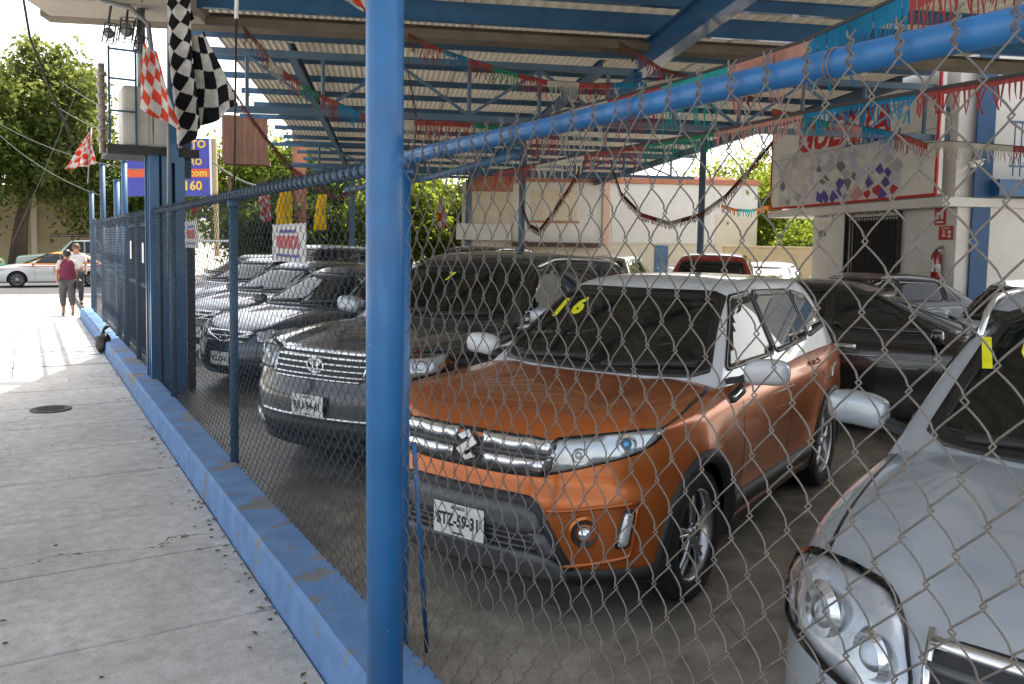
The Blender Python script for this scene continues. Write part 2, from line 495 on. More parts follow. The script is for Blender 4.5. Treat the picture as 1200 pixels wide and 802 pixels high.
def extras_V(I):
    r = I['root']
    panel(I, 'F', yz([(-.46, .90), (.46, .90), (.44, .725), (.2, .715), (-.2, .715), (-.44, .725)]), 'grille', M_PLAST, .004)
    for sg in (-1, 1):
        for z0, z1, ys in ((.834, .888, (.080, .44)), (.748, .802, (.095, .42))):
            n = 6; top = []; bot = []
            for k in range(n + 1):
                t = k / n; y = ys[0] + (ys[1] - ys[0]) * t
                top.append((y * sg, z1 - .004 * (k % 2))); bot.append((y * sg, z0 + (.013 if k % 3 == 1 else 0)))
            panel(I, 'F', yz(top + bot[::-1]), 'grille_bar', M_CHROME, .020, .018, n=0)
    bar(I, 'F', yz([(-.45, .817), (.45, .817)]), .010, 'grille_bar', M_GPLAST, .014)
    emblem_s(I, 0, .815, .066)
    for key, mm in (('FL', lambda q: q), ('FR', mir)):
        lamp(I, key, mm([(1.961, .43, .897), (1.867, .609, .925), (1.74, .75, .945), (1.60, .82, .940), (1.66, .80, .895), (1.781, .762, .845), (1.899, .63, .80), (2.008, .388, .728)]),
             [(mm([(1.80, .72, .885)])[0], .036, M_BLUEL), (mm([(1.93, .55, .835)])[0], .026, M_REFL)])
        # fog lamp pocket, strip lamp and the fold round them
        pj = I['PJ'][key]
        c = pj.hit(pj.uv(mm([(1.954, .60, .492)])[0]), 0); q = MB()
        disc(q, c, pj.d, .080, .066, .006, .010, 28); disc(q, c, pj.d, .066, .045, .010, -.02, 28); q.build('fog_lamp_ring', M_ORANGE, r, True)
        q = MB(); disc(q, c, pj.d, .060, .042, .012, .002, 24); fo = q.build('fog_lamp', M_PLAST, r, True)
        q = MB(); q.ell(c + pj.d * .002, (.036, .036, .036), 18, 12); q.build('fog_lamp_lens', M_CHROME, fo, True)
        panel(I, key, mm([(1.855, .745, .60), (1.80, .775, .60), (1.835, .765, .425), (1.885, .72, .422)]), 'marker_lamp', M_FRIT, .008)
        panel(I, key, mm([(1.850, .749, .585), (1.815, .772, .585), (1.842, .762, .437), (1.875, .727, .434)]), 'marker_lamp_lens', M_REFL, .014, .008)
        bar(I, key, mm([(2.035, .45, .578), (1.93, .653, .612), (1.80, .79, .628)]), .016, 'bumper_fold', M_ORANGE, .012, .02)
        bar(I, key, mm([(1.80, .79, .628), (1.825, .77, .38), (1.985, .50, .315)]), .014, 'bumper_fold', M_ORANGE, .010, .02)
    panel(I, 'F', yz([(-.36, .645), (.36, .645), (.42, .60), (.50, .45), (.56, .285), (-.56, .285), (-.50, .45), (-.42, .60)]), 'bumper_surround', M_PLAST, .004, .012)
    panel(I, 'F', yz([(-.32, .600), (.32, .600), (.40, .565), (.44, .475), (-.44, .475), (-.40, .565)]), 'skid_panel', M_GPLAST, .022, .02)
    panel(I, 'F', yz([(-.44, .375), (.44, .375), (.52, .29), (.50, .235), (-.50, .235), (-.52, .29)]), 'skid_panel', M_GPLAST, .024, .022)
    for z in (.40, .43, .455): bar(I, 'F', yz([(-.42, z), (.42, z)]), .008, 'intake_slat', M_GPLAST, .012)
    for sg in (-1, 1):
        panel(I, 'F', yz([(sg * .44, .475), (sg * .36, .475), (sg * .42, .37), (sg * .50, .37)]), 'skid_panel', M_GPLAST, .020, .02)
    bar(I, 'F', yz([(-.60, .262), (.60, .262)]), .07, 'bumper_lip', M_PLAST, .014, .02)
    for key, mm in (('FL', lambda q: q), ('FR', mir)):
        bar(I, key, mm([(1.96, .55, .275), (1.78, .80, .285), (1.60, .87, .29)]), .065, 'bumper_lip', M_PLAST, .013, .02)
    panel(I, 'L', [(.80, 0, .985), (.52, 0, 1.01), (.55, 0, .965), (.78, 0, .935)], 'fender_vent', M_PLAST, .010, .01)
    panel(I, 'L', [(.76, 0, .972), (.58, 0, .992), (.60, 0, .975), (.75, 0, .957)], 'fender_vent', M_CHROME, .016, .008)
    for k in ('L', 'Rt'):
        bar(I, k, [(.60, 0, 1.065), (-.8, 0, 1.085), (-1.7, 0, 1.12)], .014, 'belt_moulding', M_CHROME, .008, .01)
        panel(I, k, [(-1.72, 0, 1.07), (-1.98, 0, 1.06), (-1.99, 0, .86), (-1.86, 0, .84)], 'tail_light', M_TAIL, .010)
    windshield_text(I, '1', -.48, 1.36, .19, M_YELLOW, -4, .06)
    windshield_text(I, '6', -.33, 1.38, .18, M_YELLOW, -4, .05)

def extras_S(I):
    r = I['root']
    hl = [(1.915, -.735, .905), (1.99, -.632, .912), (2.05, -.530, .898), (2.13, -.462, .838), (2.20, -.425, .742), (2.215, -.43, .66), (2.16, -.60, .675), (2.07, -.73, .695), (1.99, -.805, .72), (1.90, -.845, .80), (1.88, -.81, .87)]
    for key, mm in (('FR', lambda q: q), ('FL', mir)):
        lamp(I, key, mm(hl), [(mm([(2.066, -.70, .795)])[0], .060, M_LENS), (mm([(2.154, -.525, .765)])[0], .050, M_LENS)], base=M_REFL, off=.038, soft=.16)
        pj = I['PJ'][key]
    # bonnet shut lines, drawn as dark strips for the shade inside
    top = I['PJ']['T']
    for s in (-1, 1):
        bar(I, 'T', [(1.925, s * .722, .9), (1.73, s * .735, .96), (1.4, s * .75, 1.0), (1.0, s * .765, 1.04)], .010, 'gap_shade_strip', M_FRIT, .002, .003)
    panel(I, 'F', yz([(-.41, .85), (.41, .85), (.39, .71), (.30, .68), (-.30, .68), (-.39, .71)]), 'grille', M_PLAST, .006)
    for z in (.832, .79, .745, .705):
        bar(I, 'F', yz([(-.395, z), (.395, z)]), .016, 'grille_bar', M_CHROME if z > .8 else M_GPLAST, .022, .02)
    for s in (-1, 1): bar(I, 'F', yz([(s * .40, .85), (s * .39, .71)]), .016, 'grille_bar', M_CHROME, .022, .02)
    emblem_rings(I, 0, .765, .075)
    panel(I, 'F', yz([(-.60, .48), (.60, .48), (.52, .34), (-.52, .34)]), 'grille', M_PLAST, .006)
    tails(I, [(-2.2, .80, 1.06), (-2.2, .60, 1.06), (-2.2, .62, .72), (-2.2, .80, .70)])
    windshield_text(I, '1', -.555, 1.365, .20, M_YELLOW, 8, .045)
    windshield_text(I, '0', -.38, 1.385, .20, M_YELLOW, 8, .045)
    windshield_text(I, '8', -.24, 1.385, .20, M_YELLOW, 8, .045)
def extras_H(I):
    hl = [(2.24, .50, .975), (2.08, .68, 1.005), (1.84, .86, 1.0), (1.92, .87, .875), (2.15, .72, .82), (2.29, .50, .815)]
    for key, mm in (('FL', lambda q: q), ('FR', mir)):
        lamp(I, key, mm(hl), [(mm([(2.05, .74, .91)])[0], .045, M_LENS), (mm([(2.2, .58, .90)])[0], .040, M_LENS)], amber=mm([(1.90, .87, .97), (1.86, .88, .93), (1.93, .88, .88), (1.98, .84, .90)]))
        panel(I, key, mm([(2.25, .62, .47), (2.15, .75, .48), (2.18, .72, .40), (2.28, .58, .39)]), 'fog_lamp', M_REFL, .010)
    panel(I, 'F', yz([(-.46, .985), (.46, .985), (.44, .80), (.38, .775), (-.38, .775), (-.44, .80)]), 'grille', M_PLAST, .006)
    for z in (.975, .935, .895, .855, .815, .785):
        w = .44 if z > .8 else .40
        bar(I, 'F', yz([(-w, z), (w, z)]), .014 if z < .97 else .024, 'grille_bar', M_CHROME, .020, .02)
    for s in (-1, 1): bar(I, 'F', yz([(s * .45, .98), (s * .43, .80)]), .014, 'grille_bar', M_CHROME, .020, .02)
    emblem_rings(I, 0, .885, .078)
    panel(I, 'F', yz([(-.62, .50), (.62, .50), (.55, .36), (-.55, .36)]), 'grille', M_PLAST, .006)
    bar(I, 'F', yz([(-.60, .515), (.60, .515)]), .018, 'bumper_moulding', M_CHROME, .014, .014)
    tails(I, [(-2.3, .84, 1.14), (-2.3, .62, 1.14), (-2.3, .62, .92), (-2.3, .84, .90)])
    windshield_text(I, '7', -.05, 1.48, .13, M_YELLOW, 0, .04)
def extras_N(I):
    hl = [(2.12, .46, .70), (1.98, .64, .745), (1.78, .80, .79), (1.86, .80, .70), (2.02, .70, .625), (2.13, .50, .60)]
    for key, mm in (('FL', lambda q: q), ('FR', mir)):
        lamp(I, key, mm(hl), [(mm([(1.99, .67, .69)])[0], .042, M_LENS)], amber=mm([(1.84, .81, .76), (1.80, .82, .74), (1.87, .81, .70), (1.91, .78, .71)]))
        panel(I, key, mm([(2.15, .60, .40), (2.06, .70, .41), (2.09, .68, .33), (2.17, .56, .32)]), 'fog_lamp', M_REFL, .010)
    panel(I, 'F', yz([(-.42, .715), (.42, .715), (.34, .59), (-.34, .59)]), 'grille', M_PLAST, .006)
    for z in (.705, .655, .60):
        w = .40 - (.705 - z) * .6
        bar(I, 'F', yz([(-w, z), (w, z)]), .020 if z == .705 else .012, 'grille_bar', M_CHROME, .018, .018)
    bar(I, 'F', yz([(-.40, .70), (0, .585), (.40, .70)]), .020, 'grille_bar', M_CHROME, .024, .02)
    emblem_h(I, 0, .655, .055)
    panel(I, 'F', yz([(-.55, .38), (.55, .38), (.48, .26), (-.48, .26)]), 'grille', M_PLAST, .006)
    for s in (-1, 1): panel(I, 'Bk', [(0, s * .80, .92), (0, s * .55, .93), (0, s * .55, .78), (0, s * .80, .76)], 'tail_light', M_TAIL, .010)
    if I['sp'].get('mark', False): windshield_text(I, '12', .40, 1.25, .14, M_YELLOW, 0, .04)

# ---------------------------------------------------------------- car shells
def curve(pts):
    """monotone cubic through points (x ascending after sorting) as a fast table"""
    p = sorted(pts); x = np.array([a for a, b in p], float); y = np.array([b for a, b in p], float)
    d = np.diff(y) / np.diff(x); m = np.zeros(len(x)); m[0] = d[0]; m[-1] = d[-1]
    for i in range(1, len(x) - 1):
        m[i] = 0 if d[i - 1] * d[i] <= 0 else 2 * d[i - 1] * d[i] / (d[i - 1] + d[i])
    X = np.linspace(x[0], x[-1], 400); i = np.clip(np.searchsorted(x, X) - 1, 0, len(x) - 2)
    h = x[i + 1] - x[i]; t = (X - x[i]) / h
    Y = (2*t**3-3*t**2+1)*y[i] + (t**3-2*t**2+t)*h*m[i] + (-2*t**3+3*t**2)*y[i+1] + (t**3-t**2)*h*m[i+1]
    return lambda q: np.interp(q, X, Y)
def smax(a, b, k): return 0.5 * (a + b + np.sqrt((a - b) ** 2 + k * k))
def sstep(x, a, b):
    t = np.clip((x - a) / (b - a), 0, 1); return t * t * (3 - 2 * t)

def shell(F, ext, core, step):
    """surface of F<0: every vertex of a gridded box is slid towards the core until it meets F=0"""
    (x0, x1), (y0, y1), (z0, z1) = ext
    n = [max(2, int(round((b - a) / step))) for a, b in ext]
    n[1] += n[1] % 2
    idx = {}; P = []
    def vid(i, j, k):
        key = (i, j, k)
        if key not in idx:
            idx[key] = len(P)
            P.append((x0 + (x1 - x0) * i / n[0], y0 + (y1 - y0) * j / n[1], z0 + (z1 - z0) * k / n[2]))
        return idx[key]
    faces = []
    for j in range(n[1]):
        for k in range(n[2]):
            for i, fl in ((0, 1), (n[0], 0)):
                f = [vid(i, j, k), vid(i, j + 1, k), vid(i, j + 1, k + 1), vid(i, j, k + 1)]
                faces.append(f[::-1] if fl else f)
    for i in range(n[0]):
        for k in range(n[2]):
            for j, fl in ((0, 0), (n[1], 1)):
                f = [vid(i, j, k), vid(i + 1, j, k), vid(i + 1, j, k + 1), vid(i, j, k + 1)]
                faces.append(f[::-1] if fl else f)
    for i in range(n[0]):
        for j in range(n[1]):
            for k, fl in ((0, 1), (n[2], 0)):
                f = [vid(i, j, k), vid(i + 1, j, k), vid(i + 1, j + 1, k), vid(i, j + 1, k)]
                faces.append(f[::-1] if fl else f)
    P = np.array(P)
    Q = np.stack([np.clip(P[:, a], core[a][0], core[a][1]) for a in range(3)], 1)
    lo = np.zeros(len(P)); hi = np.ones(len(P))
    for _ in range(26):
        mid = (lo + hi) / 2
        W = Q + (P - Q) * mid[:, None]
        s = F(W[:, 0], W[:, 1], W[:, 2]) < 0
        lo = np.where(s, mid, lo); hi = np.where(s, hi, mid)
    V = Q + (P - Q) * lo[:, None]
    return V, np.array(faces)

def inpoly(px, py, poly):
    c = np.zeros(len(px), bool); n = len(poly)
    for i in range(n):
        x1, y1 = poly[i]; x2, y2 = poly[(i + 1) % n]
        if y1 == y2: continue
        m = ((y1 > py) != (y2 > py)) & (px < (x2 - x1) * (py - y1) / (y2 - y1) + x1)
        c ^= m
    return c
def chaikin(poly, n=2, r=0.22):
    for _ in range(n):
        q = []
        for i in range(len(poly)):
            a, b = Vector(poly[i]), Vector(poly[(i + 1) % len(poly)])
            q += [a.lerp(b, r), a.lerp(b, 1 - r)]
        poly = q
    return poly
def inset(poly, d):
    """shrink a 2D polygon by d"""
    n = len(poly); A = sum(poly[i][0] * poly[(i + 1) % n][1] - poly[(i + 1) % n][0] * poly[i][1] for i in range(n))
    s = 1 if A > 0 else -1; out = []
    for i in range(n):
        p, c, q = Vector(poly[i - 1]), Vector(poly[i]), Vector(poly[(i + 1) % n])
        a = (c - p).normalized(); b = (q - c).normalized()
        na = Vector((-a.y, a.x)) * s; nb = Vector((-b.y, b.x)) * s
        m = (na + nb)
        if m.length < 1e-6: m = na
        m.normalize()
        out.append(c + m * (d / max(.35, m.dot(na))))
    return out

class Proj:
    """projects outlines on to a surface along a direction given by azimuth / elevation"""
    def __init__(s, bvh, az, el=0, Fn=None):
        a, e = R(az), R(el)
        s.F = Fn
        s.d = Vector((math.cos(e) * math.cos(a), math.cos(e) * math.sin(a), math.sin(e)))
        s.u = Vector((-math.sin(a), math.cos(a), 0))
        s.v = s.d.cross(s.u); s.b = bvh
    def uv(s, p): p = Vector(p); return Vector((p.dot(s.u), p.dot(s.v)))
    def hit(s, q, off=0.0):
        return s.hitv([q], off)[0]
    def hitv(s, Q, off=0.0):
        """first hits by ray, slid on to the exact surface, then lifted along its normal"""
        P = np.array([s.hit0(q) for q in Q], float)
        if s.F is None: return [Vector(p) for p in P]
        d = np.array(s.d)
        f = lambda A: s.F(A[:, 0], A[:, 1], A[:, 2])
        for _ in range(3):
            f0 = f(P); g = (f(P + d * 1e-4) - f0) / 1e-4
            g = np.where(np.abs(g) < .25, np.where(g < 0, -.25, .25), g)
            P = P - np.clip(f0 / g, -.012, .012)[:, None] * d
        f0 = f(P)
        G = np.stack([(f(P + np.eye(3)[k] * 2e-3) - f0) for k in range(3)], 1)
        G /= np.maximum(np.linalg.norm(G, axis=1), 1e-9)[:, None]
        off = np.asarray(off, float)
        return [Vector(p) for p in P + G * (off[:, None] if off.ndim else off)]
    def hit0(s, q):
        o = s.u * q[0] + s.v * q[1] + s.d * 5
        h, nrm, _, _ = s.b.ray_cast(o, -s.d)
        if h is None:
            h, nrm, _, _ = s.b.find_nearest(s.u * q[0] + s.v * q[1] + s.d * 2)
        return h
    def patch(s, pts, off=0.004, step=0.05, skirt=0.02, uv=False, hole=None):
        """filled patch inside the outline; skirt = depth of its rim towards the body"""
        poly = [Vector(p) if uv else s.uv(p) for p in pts]
        n = len(poly)
        bd = []
        for i in range(n):
            a, b = poly[i], poly[(i + 1) % n]
            m = max(1, int((b - a).length / step))
            bd += [a.lerp(b, t / m) for t in range(m)]
        C = list(bd); nb = len(bd)
        E = [(i, (i + 1) % nb) for i in range(nb)]
        holes = []
        if hole:
            hp = [Vector(p) if uv else s.uv(p) for p in hole]
            h2 = []
            for i in range(len(hp)):
                a, b = hp[i], hp[(i + 1) % len(hp)]
                m = max(1, int((b - a).length / step))
                h2 += [a.lerp(b, t / m) for t in range(m)]
            k = len(C); C += h2
            E += [(k + i, k + (i + 1) % len(h2)) for i in range(len(h2))]
            holes = h2
        xs = [p.x for p in poly]; ys = [p.y for p in poly]
        gx = np.arange(min(xs) + step / 2, max(xs), step); gy = np.arange(min(ys) + step / 2, max(ys), step)
        if len(gx) and len(gy):
            G = np.array([(a, b) for a in gx for b in gy])
            ins = inpoly(G[:, 0], G[:, 1], [tuple(q) for q in inset(poly, step * .3)])
            if holes: ins &= ~inpoly(G[:, 0], G[:, 1], [tuple(q) for q in holes])
            C += [Vector(g) for g in G[ins]]
        r = mgeo.delaunay_2d_cdt(C, E, [], 0, 1e-5)
        P2, _, T = r[0], r[1], r[2]
        cx = np.array([sum(P2[i].x for i in t) / 3 for t in T]); cy = np.array([sum(P2[i].y for i in t) / 3 for t in T])
        keep = inpoly(cx, cy, [tuple(p) for p in bd])
        if holes: keep &= ~inpoly(cx, cy, [tuple(p) for p in holes])
        T = [t for t, kf in zip(T, keep) if kf]
        V = s.hitv(P2, off)
        F = []
        for t in T:
            a, b, c = (V[i] for i in t)
            F.append(tuple(t) if (b - a).cross(c - a).dot(s.d) > 0 else tuple(t)[::-1])
        if skirt:
            cnt = {}
            for f in F:
                for i in range(3):
                    e = (f[i], f[(i + 1) % 3]); cnt[e] = cnt.get(e, 0) + 1
            low = {}
            for (a, b) in list(cnt):
                if (b, a) not in cnt:
                    for q in (a, b):
                        if q not in low:
                            low[q] = len(V) + len(low)
                    F.append((b, a, low[a], low[b]))
            if low: V += s.hitv([P2[q] for q in low], off - skirt)
        return V, F
    def ribbon(s, pts, w, off=0.0015, step=0.05, h=None):
        """thin strip along a line; with h it is a raised bar"""
        q = [s.uv(p) for p in pts]; L = []
        for a, b in zip(q, q[1:]):
            m = max(1, int((b - a).length / step)); L += [a.lerp(b, t / m) for t in range(m)]
        L.append(q[-1])
        V = []; F = []; A = []; O = []
        for i, p in enumerate(L):
            t = (L[min(i + 1, len(L) - 1)] - L[max(i - 1, 0)]).normalized(); nn = Vector((-t.y, t.x))
            ww = w[0] + (w[1] - w[0]) * i / (len(L) - 1) if isinstance(w, tuple) else w
            A += [p - nn * ww / 2, p + nn * ww / 2]; O += [off, off]
            if h: A += [p - nn * ww / 2, p + nn * ww / 2]; O += [off - h, off - h]
        V = s.hitv(A, O)
        k = 4 if h else 2
        for i in range(len(L) - 1):
            a = i * k; b = a + k
            F.append((a, b, b + 1, a + 1))
            if h: F += [(a + 2, b + 2, b, a), (a + 1, b + 1, b + 3, a + 3)]
        if h: F += [(0, 1, 3, 2), (len(V) - 4, len(V) - 2, len(V) - 1, len(V) - 3)]
        f = F[0]; nr = (V[f[1]] - V[f[0]]).cross(V[f[2]] - V[f[0]])
        if nr.dot(s.d) < 0: F = [g[::-1] for g in F]
        return V, F

def mir(pts): return [(p[0], -p[1], p[2]) for p in pts]

def wheel_protos(Rw, Rr, width, style='double', rim=None):
    """a tyre (axis y, outer face +y) with its rim as child"""
    mb = MB(); w = width / 2
    prof = [(Rr * .97, -w * .8), (Rr * 1.03, -w), (Rw * .93, -w * 1.02), (Rw * .985, -w * .85), (Rw, -w * .55), (Rw, w * .55), (Rw * .985, w * .85),
            (Rw * .93, w * 1.02), (Rr * 1.10, w * 1.03), (Rr * 1.03, w), (Rr * .97, w * .8)]
    mb.lathe(prof, 'y', n=40)
    for g in (-.3, .3): mb.lathe([(Rw + .001, w * g - .004), (Rw - .006, w * g), (Rw + .001, w * g + .004)], 'y', n=40)
    rb = MB(); rb.mi = 0
    rb.lathe([(Rr * .97, -w * .8), (Rr * .90, -w * .7), (Rr * .86, w * .2), (Rr * .93, w * .8), (Rr * .99, w * .92), (Rr * 1.0, w * .82)], 'y', n=40)
    rb.lathe([(0.0, w * .82), (Rr * .13, w * .82), (Rr * .17, w * .76), (Rr * .2, w * .6)], 'y', n=20)
    def spoke(a0, r0, r1, w0, w1, y0, y1):
        ca, sa = math.cos(a0), math.sin(a0); V = []
        for r, ww, yy in ((r0, w0, y0), ((r0 + r1) / 2, (w0 + w1) / 2 * .8, (y0 + y1) / 2 + .008), (r1, w1, y1)):
            for sgn, dy in ((-1, -.004), (0, .006), (1, -.004), (1, -.03), (-1, -.03)):
                t = sgn * ww / 2
                V.append((r * ca - t * sa, yy + dy, r * sa + t * ca))
        F = []
        for k in range(2):
            for i in range(5):
                j = (i + 1) % 5; F.append((k * 5 + i, k * 5 + j, k * 5 + 5 + j, k * 5 + 5 + i))
        rb.add(V, F)
    if style == 'double':
        for k in range(5):
            a = 2 * math.pi * k / 5 + .3
            for e in (-1, 1): spoke(a + e * .12, Rr * .14, Rr * .95, Rr * .13, Rr * .10, w * .72, w * .66)
    elif style == 'turbine':
        for k in range(10):
            a = 2 * math.pi * k / 10 + .3; spoke(a, Rr * .14, Rr * .95, Rr * .12, Rr * .13, w * .74, w * .68)
    else:
        for k in range(6):
            a = 2 * math.pi * k / 6 + .1; spoke(a, Rr * .14, Rr * .95, Rr * .24, Rr * .20, w * .74, w * .68)
    for k in range(5):
        a = 2 * math.pi * k / 5; rb.ell((Rr * .25 * math.cos(a), w * .70, Rr * .25 * math.sin(a)), (.012, .012, .012), 6, 4)
    rb.mi = 1
    rb.lathe([(Rr * .88, -w * .1), (0.0, -w * .1)], 'y', n=30)
    rb.lathe([(Rr * .62, w * .0), (Rr * .60, w * .12), (Rr * .2, w * .12)], 'y', n=30)
    t = mb.build('wheel', M_TYRE, None, True)
    r = rb.build('rim', [rim or M_RIM, M_RIMD], t, False)
    for p in r.data.polygons: p.use_smooth = len(p.vertices) == 4 and p.area < .004
    return t

def seat_mesh(mb, x, y, z0, w=.5):
    rt = Matrix.Rotation(R(-18), 3, 'Y')
    mb.box((x, y, z0 + .28), (.5, w, .18), None, .06)
    mb.box((x - .33, y, z0 + .62), (.14, w * .96, .62), rt, .06)
    mb.box((x - .45, y, z0 + 1.0), (.09, w * .5, .17), rt, .04)

CARINFO = {}
def build_car(sp, label=None, loc=(0, 0, 0), rz=0, name='parked_car', cat='car'):
    """one vehicle: body and cabin shells, then glass, lamps, trim, wheels laid on them"""
    g = lambda k, d=None: sp.get(k, d)
    xf, xr, W = sp['xf'], sp['xr'], sp['W']
    T, XF, XR, Ws, Wp = curve(sp['top']), curve(sp['front']), curve(sp['rear']), curve(sp['side']), curve(sp['plan'])
    zb = g('zb', .2); zlo = g('zlo', zb); wx = sp['wheels']; ra = sp['arch']; rw = sp['rw']
    kf, pf = g('kf', (.30, 2.6)); kr, pr = g('kr', (.16, 2.6))
    hl = g('hood', 0.02)
    def FB(x, y, z):
        ay = np.abs(y); r = np.clip(ay / W, 0, 1.2)
        tx = T(x) - g('crown', .05) * r ** 2.5 + hl * sstep(r, .42, .62) * (1 - sstep(r, .75, .95)) * sstep(x, xf - 1.5, xf - 1.0) * (1 - sstep(x, xf - .35, xf - .1))
        wd = W * Wp(x) * Ws(z)
        for cx in wx:
            d = np.sqrt((x - cx) ** 2 + (z - rw) ** 2)
            wd = wd + g('flare', .022) * np.exp(-((d - ra) / .13) ** 2) * (z < 1.1)
        wd = wd - g('scallop', .02) * np.exp(-((z - .48) / .13) ** 2) * sstep(x, wx[1] + ra + .05, wx[1] + ra + .4) * (1 - sstep(x, wx[0] - ra - .3, wx[0] - ra))
        f = smax(x - (XF(z) - kf * r ** pf), ay - wd, g('kfs', .07))
        f = smax(f, (XR(z) + kr * r ** pr) - x, g('krs', .08))
        f = smax(f, z - tx, g('kt', .05))
        return smax(f, zb + g('rise', 0.0) * sstep(x, xf - .6, xf) - z, .04)
    zc = sp['zcore']
    V, F = shell(FB, ((xr - .08, xf + .08), (-W - .08, W + .08), (zb - .06, sp['ztop'] + .1)),
                 ((xr + .45, xf - .45), (-W + .42, W - .42), (zc - .12, zc + .12)), g('step', .04))
    bvB = BVHTree.FromPolygons([tuple(v) for v in V], [tuple(f) for f in F])
    # cabin
    XW, XC, RZ = curve(sp['wind']), curve(sp['crear']), curve(sp['roof'])
    zbelt = sp['zbelt']; wc = sp['wc']; tum = sp['tumble']; CW = curve(g('cplan', [(xr, .93), (xr + .6, .98), (-.3, 1), (.6, .985), (1.2, .95)]))
    kw = g('kw', .2)
    def FC(x, y, z):
        ay = np.abs(y)
        f = smax(x - (XW(z) - kw * (ay / wc) ** 2.2), ay - (wc * CW(x) - tum * np.clip(z - zbelt, -.3, 1) ** 1.0 - .10 * tum * (z - zbelt) ** 2), .035)
        f = smax(f, XC(z) + g('kcr', .12) * (ay / wc) ** 2 - x, .05)
        f = smax(f, z - (RZ(x) - g('rcrown', .05) * (ay / wc) ** 2), g('krf', .06))
        return smax(f, zbelt - .12 - z, .02)
    cx0, cx1 = sp['cext']
    C, CF = shell(FC, ((cx0 - .1, cx1 + .1), (-wc - .1, wc + .1), (zbelt - .2, sp['zroof'] + .1)),
                  ((cx0 + .55, g('ccore', cx1 - 1.05)), (-wc + .4, wc - .4), (zbelt + .12, zbelt + .25)), g('step', .04))
    bvC = BVHTree.FromPolygons([tuple(v) for v in C], [tuple(f) for f in CF])
    root = empty(name, loc, rz, label, cat)
    paint_m, roof_m = sp['paint'], g('roofpaint', sp['paint'])
    # body faces: drop the arches and what lies under the cabin, split off the cladding
    cen = V[F].mean(1); nf = np.cross(V[F[:, 1]] - V[F[:, 0]], V[F[:, 2]] - V[F[:, 0]])
    keep = np.ones(len(F), bool)
    for cx in wx:
        keep &= ~((np.hypot(cen[:, 0] - cx, cen[:, 2] - rw) < ra) & (np.abs(cen[:, 1]) > W * .55))
    keep &= ~((FC(cen[:, 0], cen[:, 1], np.full(len(cen), zbelt + .02)) < -.05) & (cen[:, 2] > sp['zopen']) & (nf[:, 2] > 0) & (np.abs(nf[:, 2]) > np.abs(nf[:, 1])))
    Fk = F[keep]
    used = np.zeros(len(V), bool); used[Fk.ravel()] = True
    gone = np.zeros(len(V), bool); gone[F[~keep].ravel()] = True
    for cx in wx:
        dx, dz = V[:, 0] - cx, V[:, 2] - rw; d = np.hypot(dx, dz)
        m = used & gone & (np.abs(V[:, 1]) > W * .5) & (d < ra + .07) & (V[:, 2] > zb + .03)
        V[m, 0] = cx + dx[m] / d[m] * ra; V[m, 2] = rw + dz[m] / d[m] * ra
    cen = V[Fk].mean(1); nz = np.cross(V[Fk[:, 1]] - V[Fk[:, 0]], V[Fk[:, 2]] - V[Fk[:, 0]])[:, 2]
    clad = (cen[:, 2] < g('zclad', zb + .02)) | ((nz < 0) & (cen[:, 2] < zb + .05))
    def sub(name, Vv, Ff, m, par):
        u = np.unique(Ff); mp = -np.ones(len(Vv), int); mp[u] = np.arange(len(u))
        return mk(name, Vv[u], mp[Ff], m, par, True)
    body = sub('body', V, Fk[~clad], paint_m, root)
    if clad.any(): sub('lower_cladding', V, Fk[clad], M_PLAST, root)
    # windows
    PF, PL, PRt, PB = Proj(bvC, 0, 0, FC), Proj(bvC, 90, 0, FC), Proj(bvC, -90, 0, FC), Proj(bvC, 180, 0, FC)
    wins = [('windshield', PF, sp['windshield'], g('glassf', M_GLASS), .045)]
    for k, o in enumerate(sp['sidewin']):
        wins.append(('side_window', PL, [(x, 0, z) for x, z in o], g('glasss', M_GLASSD), .018))
        wins.append(('side_window', PRt, [(x, 0, z) for x, z in o], g('glasss', M_GLASSD), .018))
    wins.append(('rear_window', PB, sp['rearwin'], M_GLASSD, .04))
    ccen = C[CF].mean(1); cn = np.cross(C[CF[:, 1]] - C[CF[:, 0]], C[CF[:, 2]] - C[CF[:, 0]])
    ck = FB(ccen[:, 0], ccen[:, 1], ccen[:, 2]) > -.06
    fine = g('fine', .06); snap = []
    for nm, pj, pts, gm, fr in wins:
        uvp = [tuple(q) for q in chaikin([pj.uv(p) for p in pts], 2, .07)]
        ins = [tuple(q) for q in inset(uvp, fr)]
        d = np.array(pj.d); u_ = np.array(pj.u); v_ = np.array(pj.v)
        mid = inset(uvp, fr * .5)
        m = inpoly(ccen @ u_, ccen @ v_, [tuple(q) for q in mid]) & ((cn @ d) > 0)
        a_ = np.zeros(len(C), bool); a_[CF[m].ravel()] = True
        b__ = np.zeros(len(C), bool); b__[CF[~m].ravel()] = True
        ck &= ~m
        bi = np.nonzero(a_ & b__)[0]
        if len(bi):
            dn = []
            for i_ in range(len(mid)):
                A0, B0 = Vector(mid[i_]), Vector(mid[(i_ + 1) % len(mid)]); mm_ = max(1, int((B0 - A0).length / .008))
                dn += [tuple(A0.lerp(B0, t / mm_)) for t in range(mm_)]
            dn = np.array(dn); uvb = np.stack([C[bi] @ u_, C[bi] @ v_], 1)
            nr = dn[np.argmin(((uvb[:, None] - dn[None]) ** 2).sum(2), 1)]
            snap.append((bi, np.array([tuple(p) for p in pj.hitv([tuple(q) for q in nr], 0)])))
        Vg, Fg = pj.patch(ins, .006, fine, 0.008, uv=True)
        w_ = mk(nm, Vg, Fg, gm, root)
        Vg, Fg = pj.patch(uvp, .0075, fine, 0.012, uv=True, hole=[q for q in inset(uvp, fr + .003)])
        mk('seal', Vg, Fg, M_FRIT, w_)
    for bi, pp in snap: C[bi] = pp
    sub('cabin', C, CF[ck], roof_m, root)
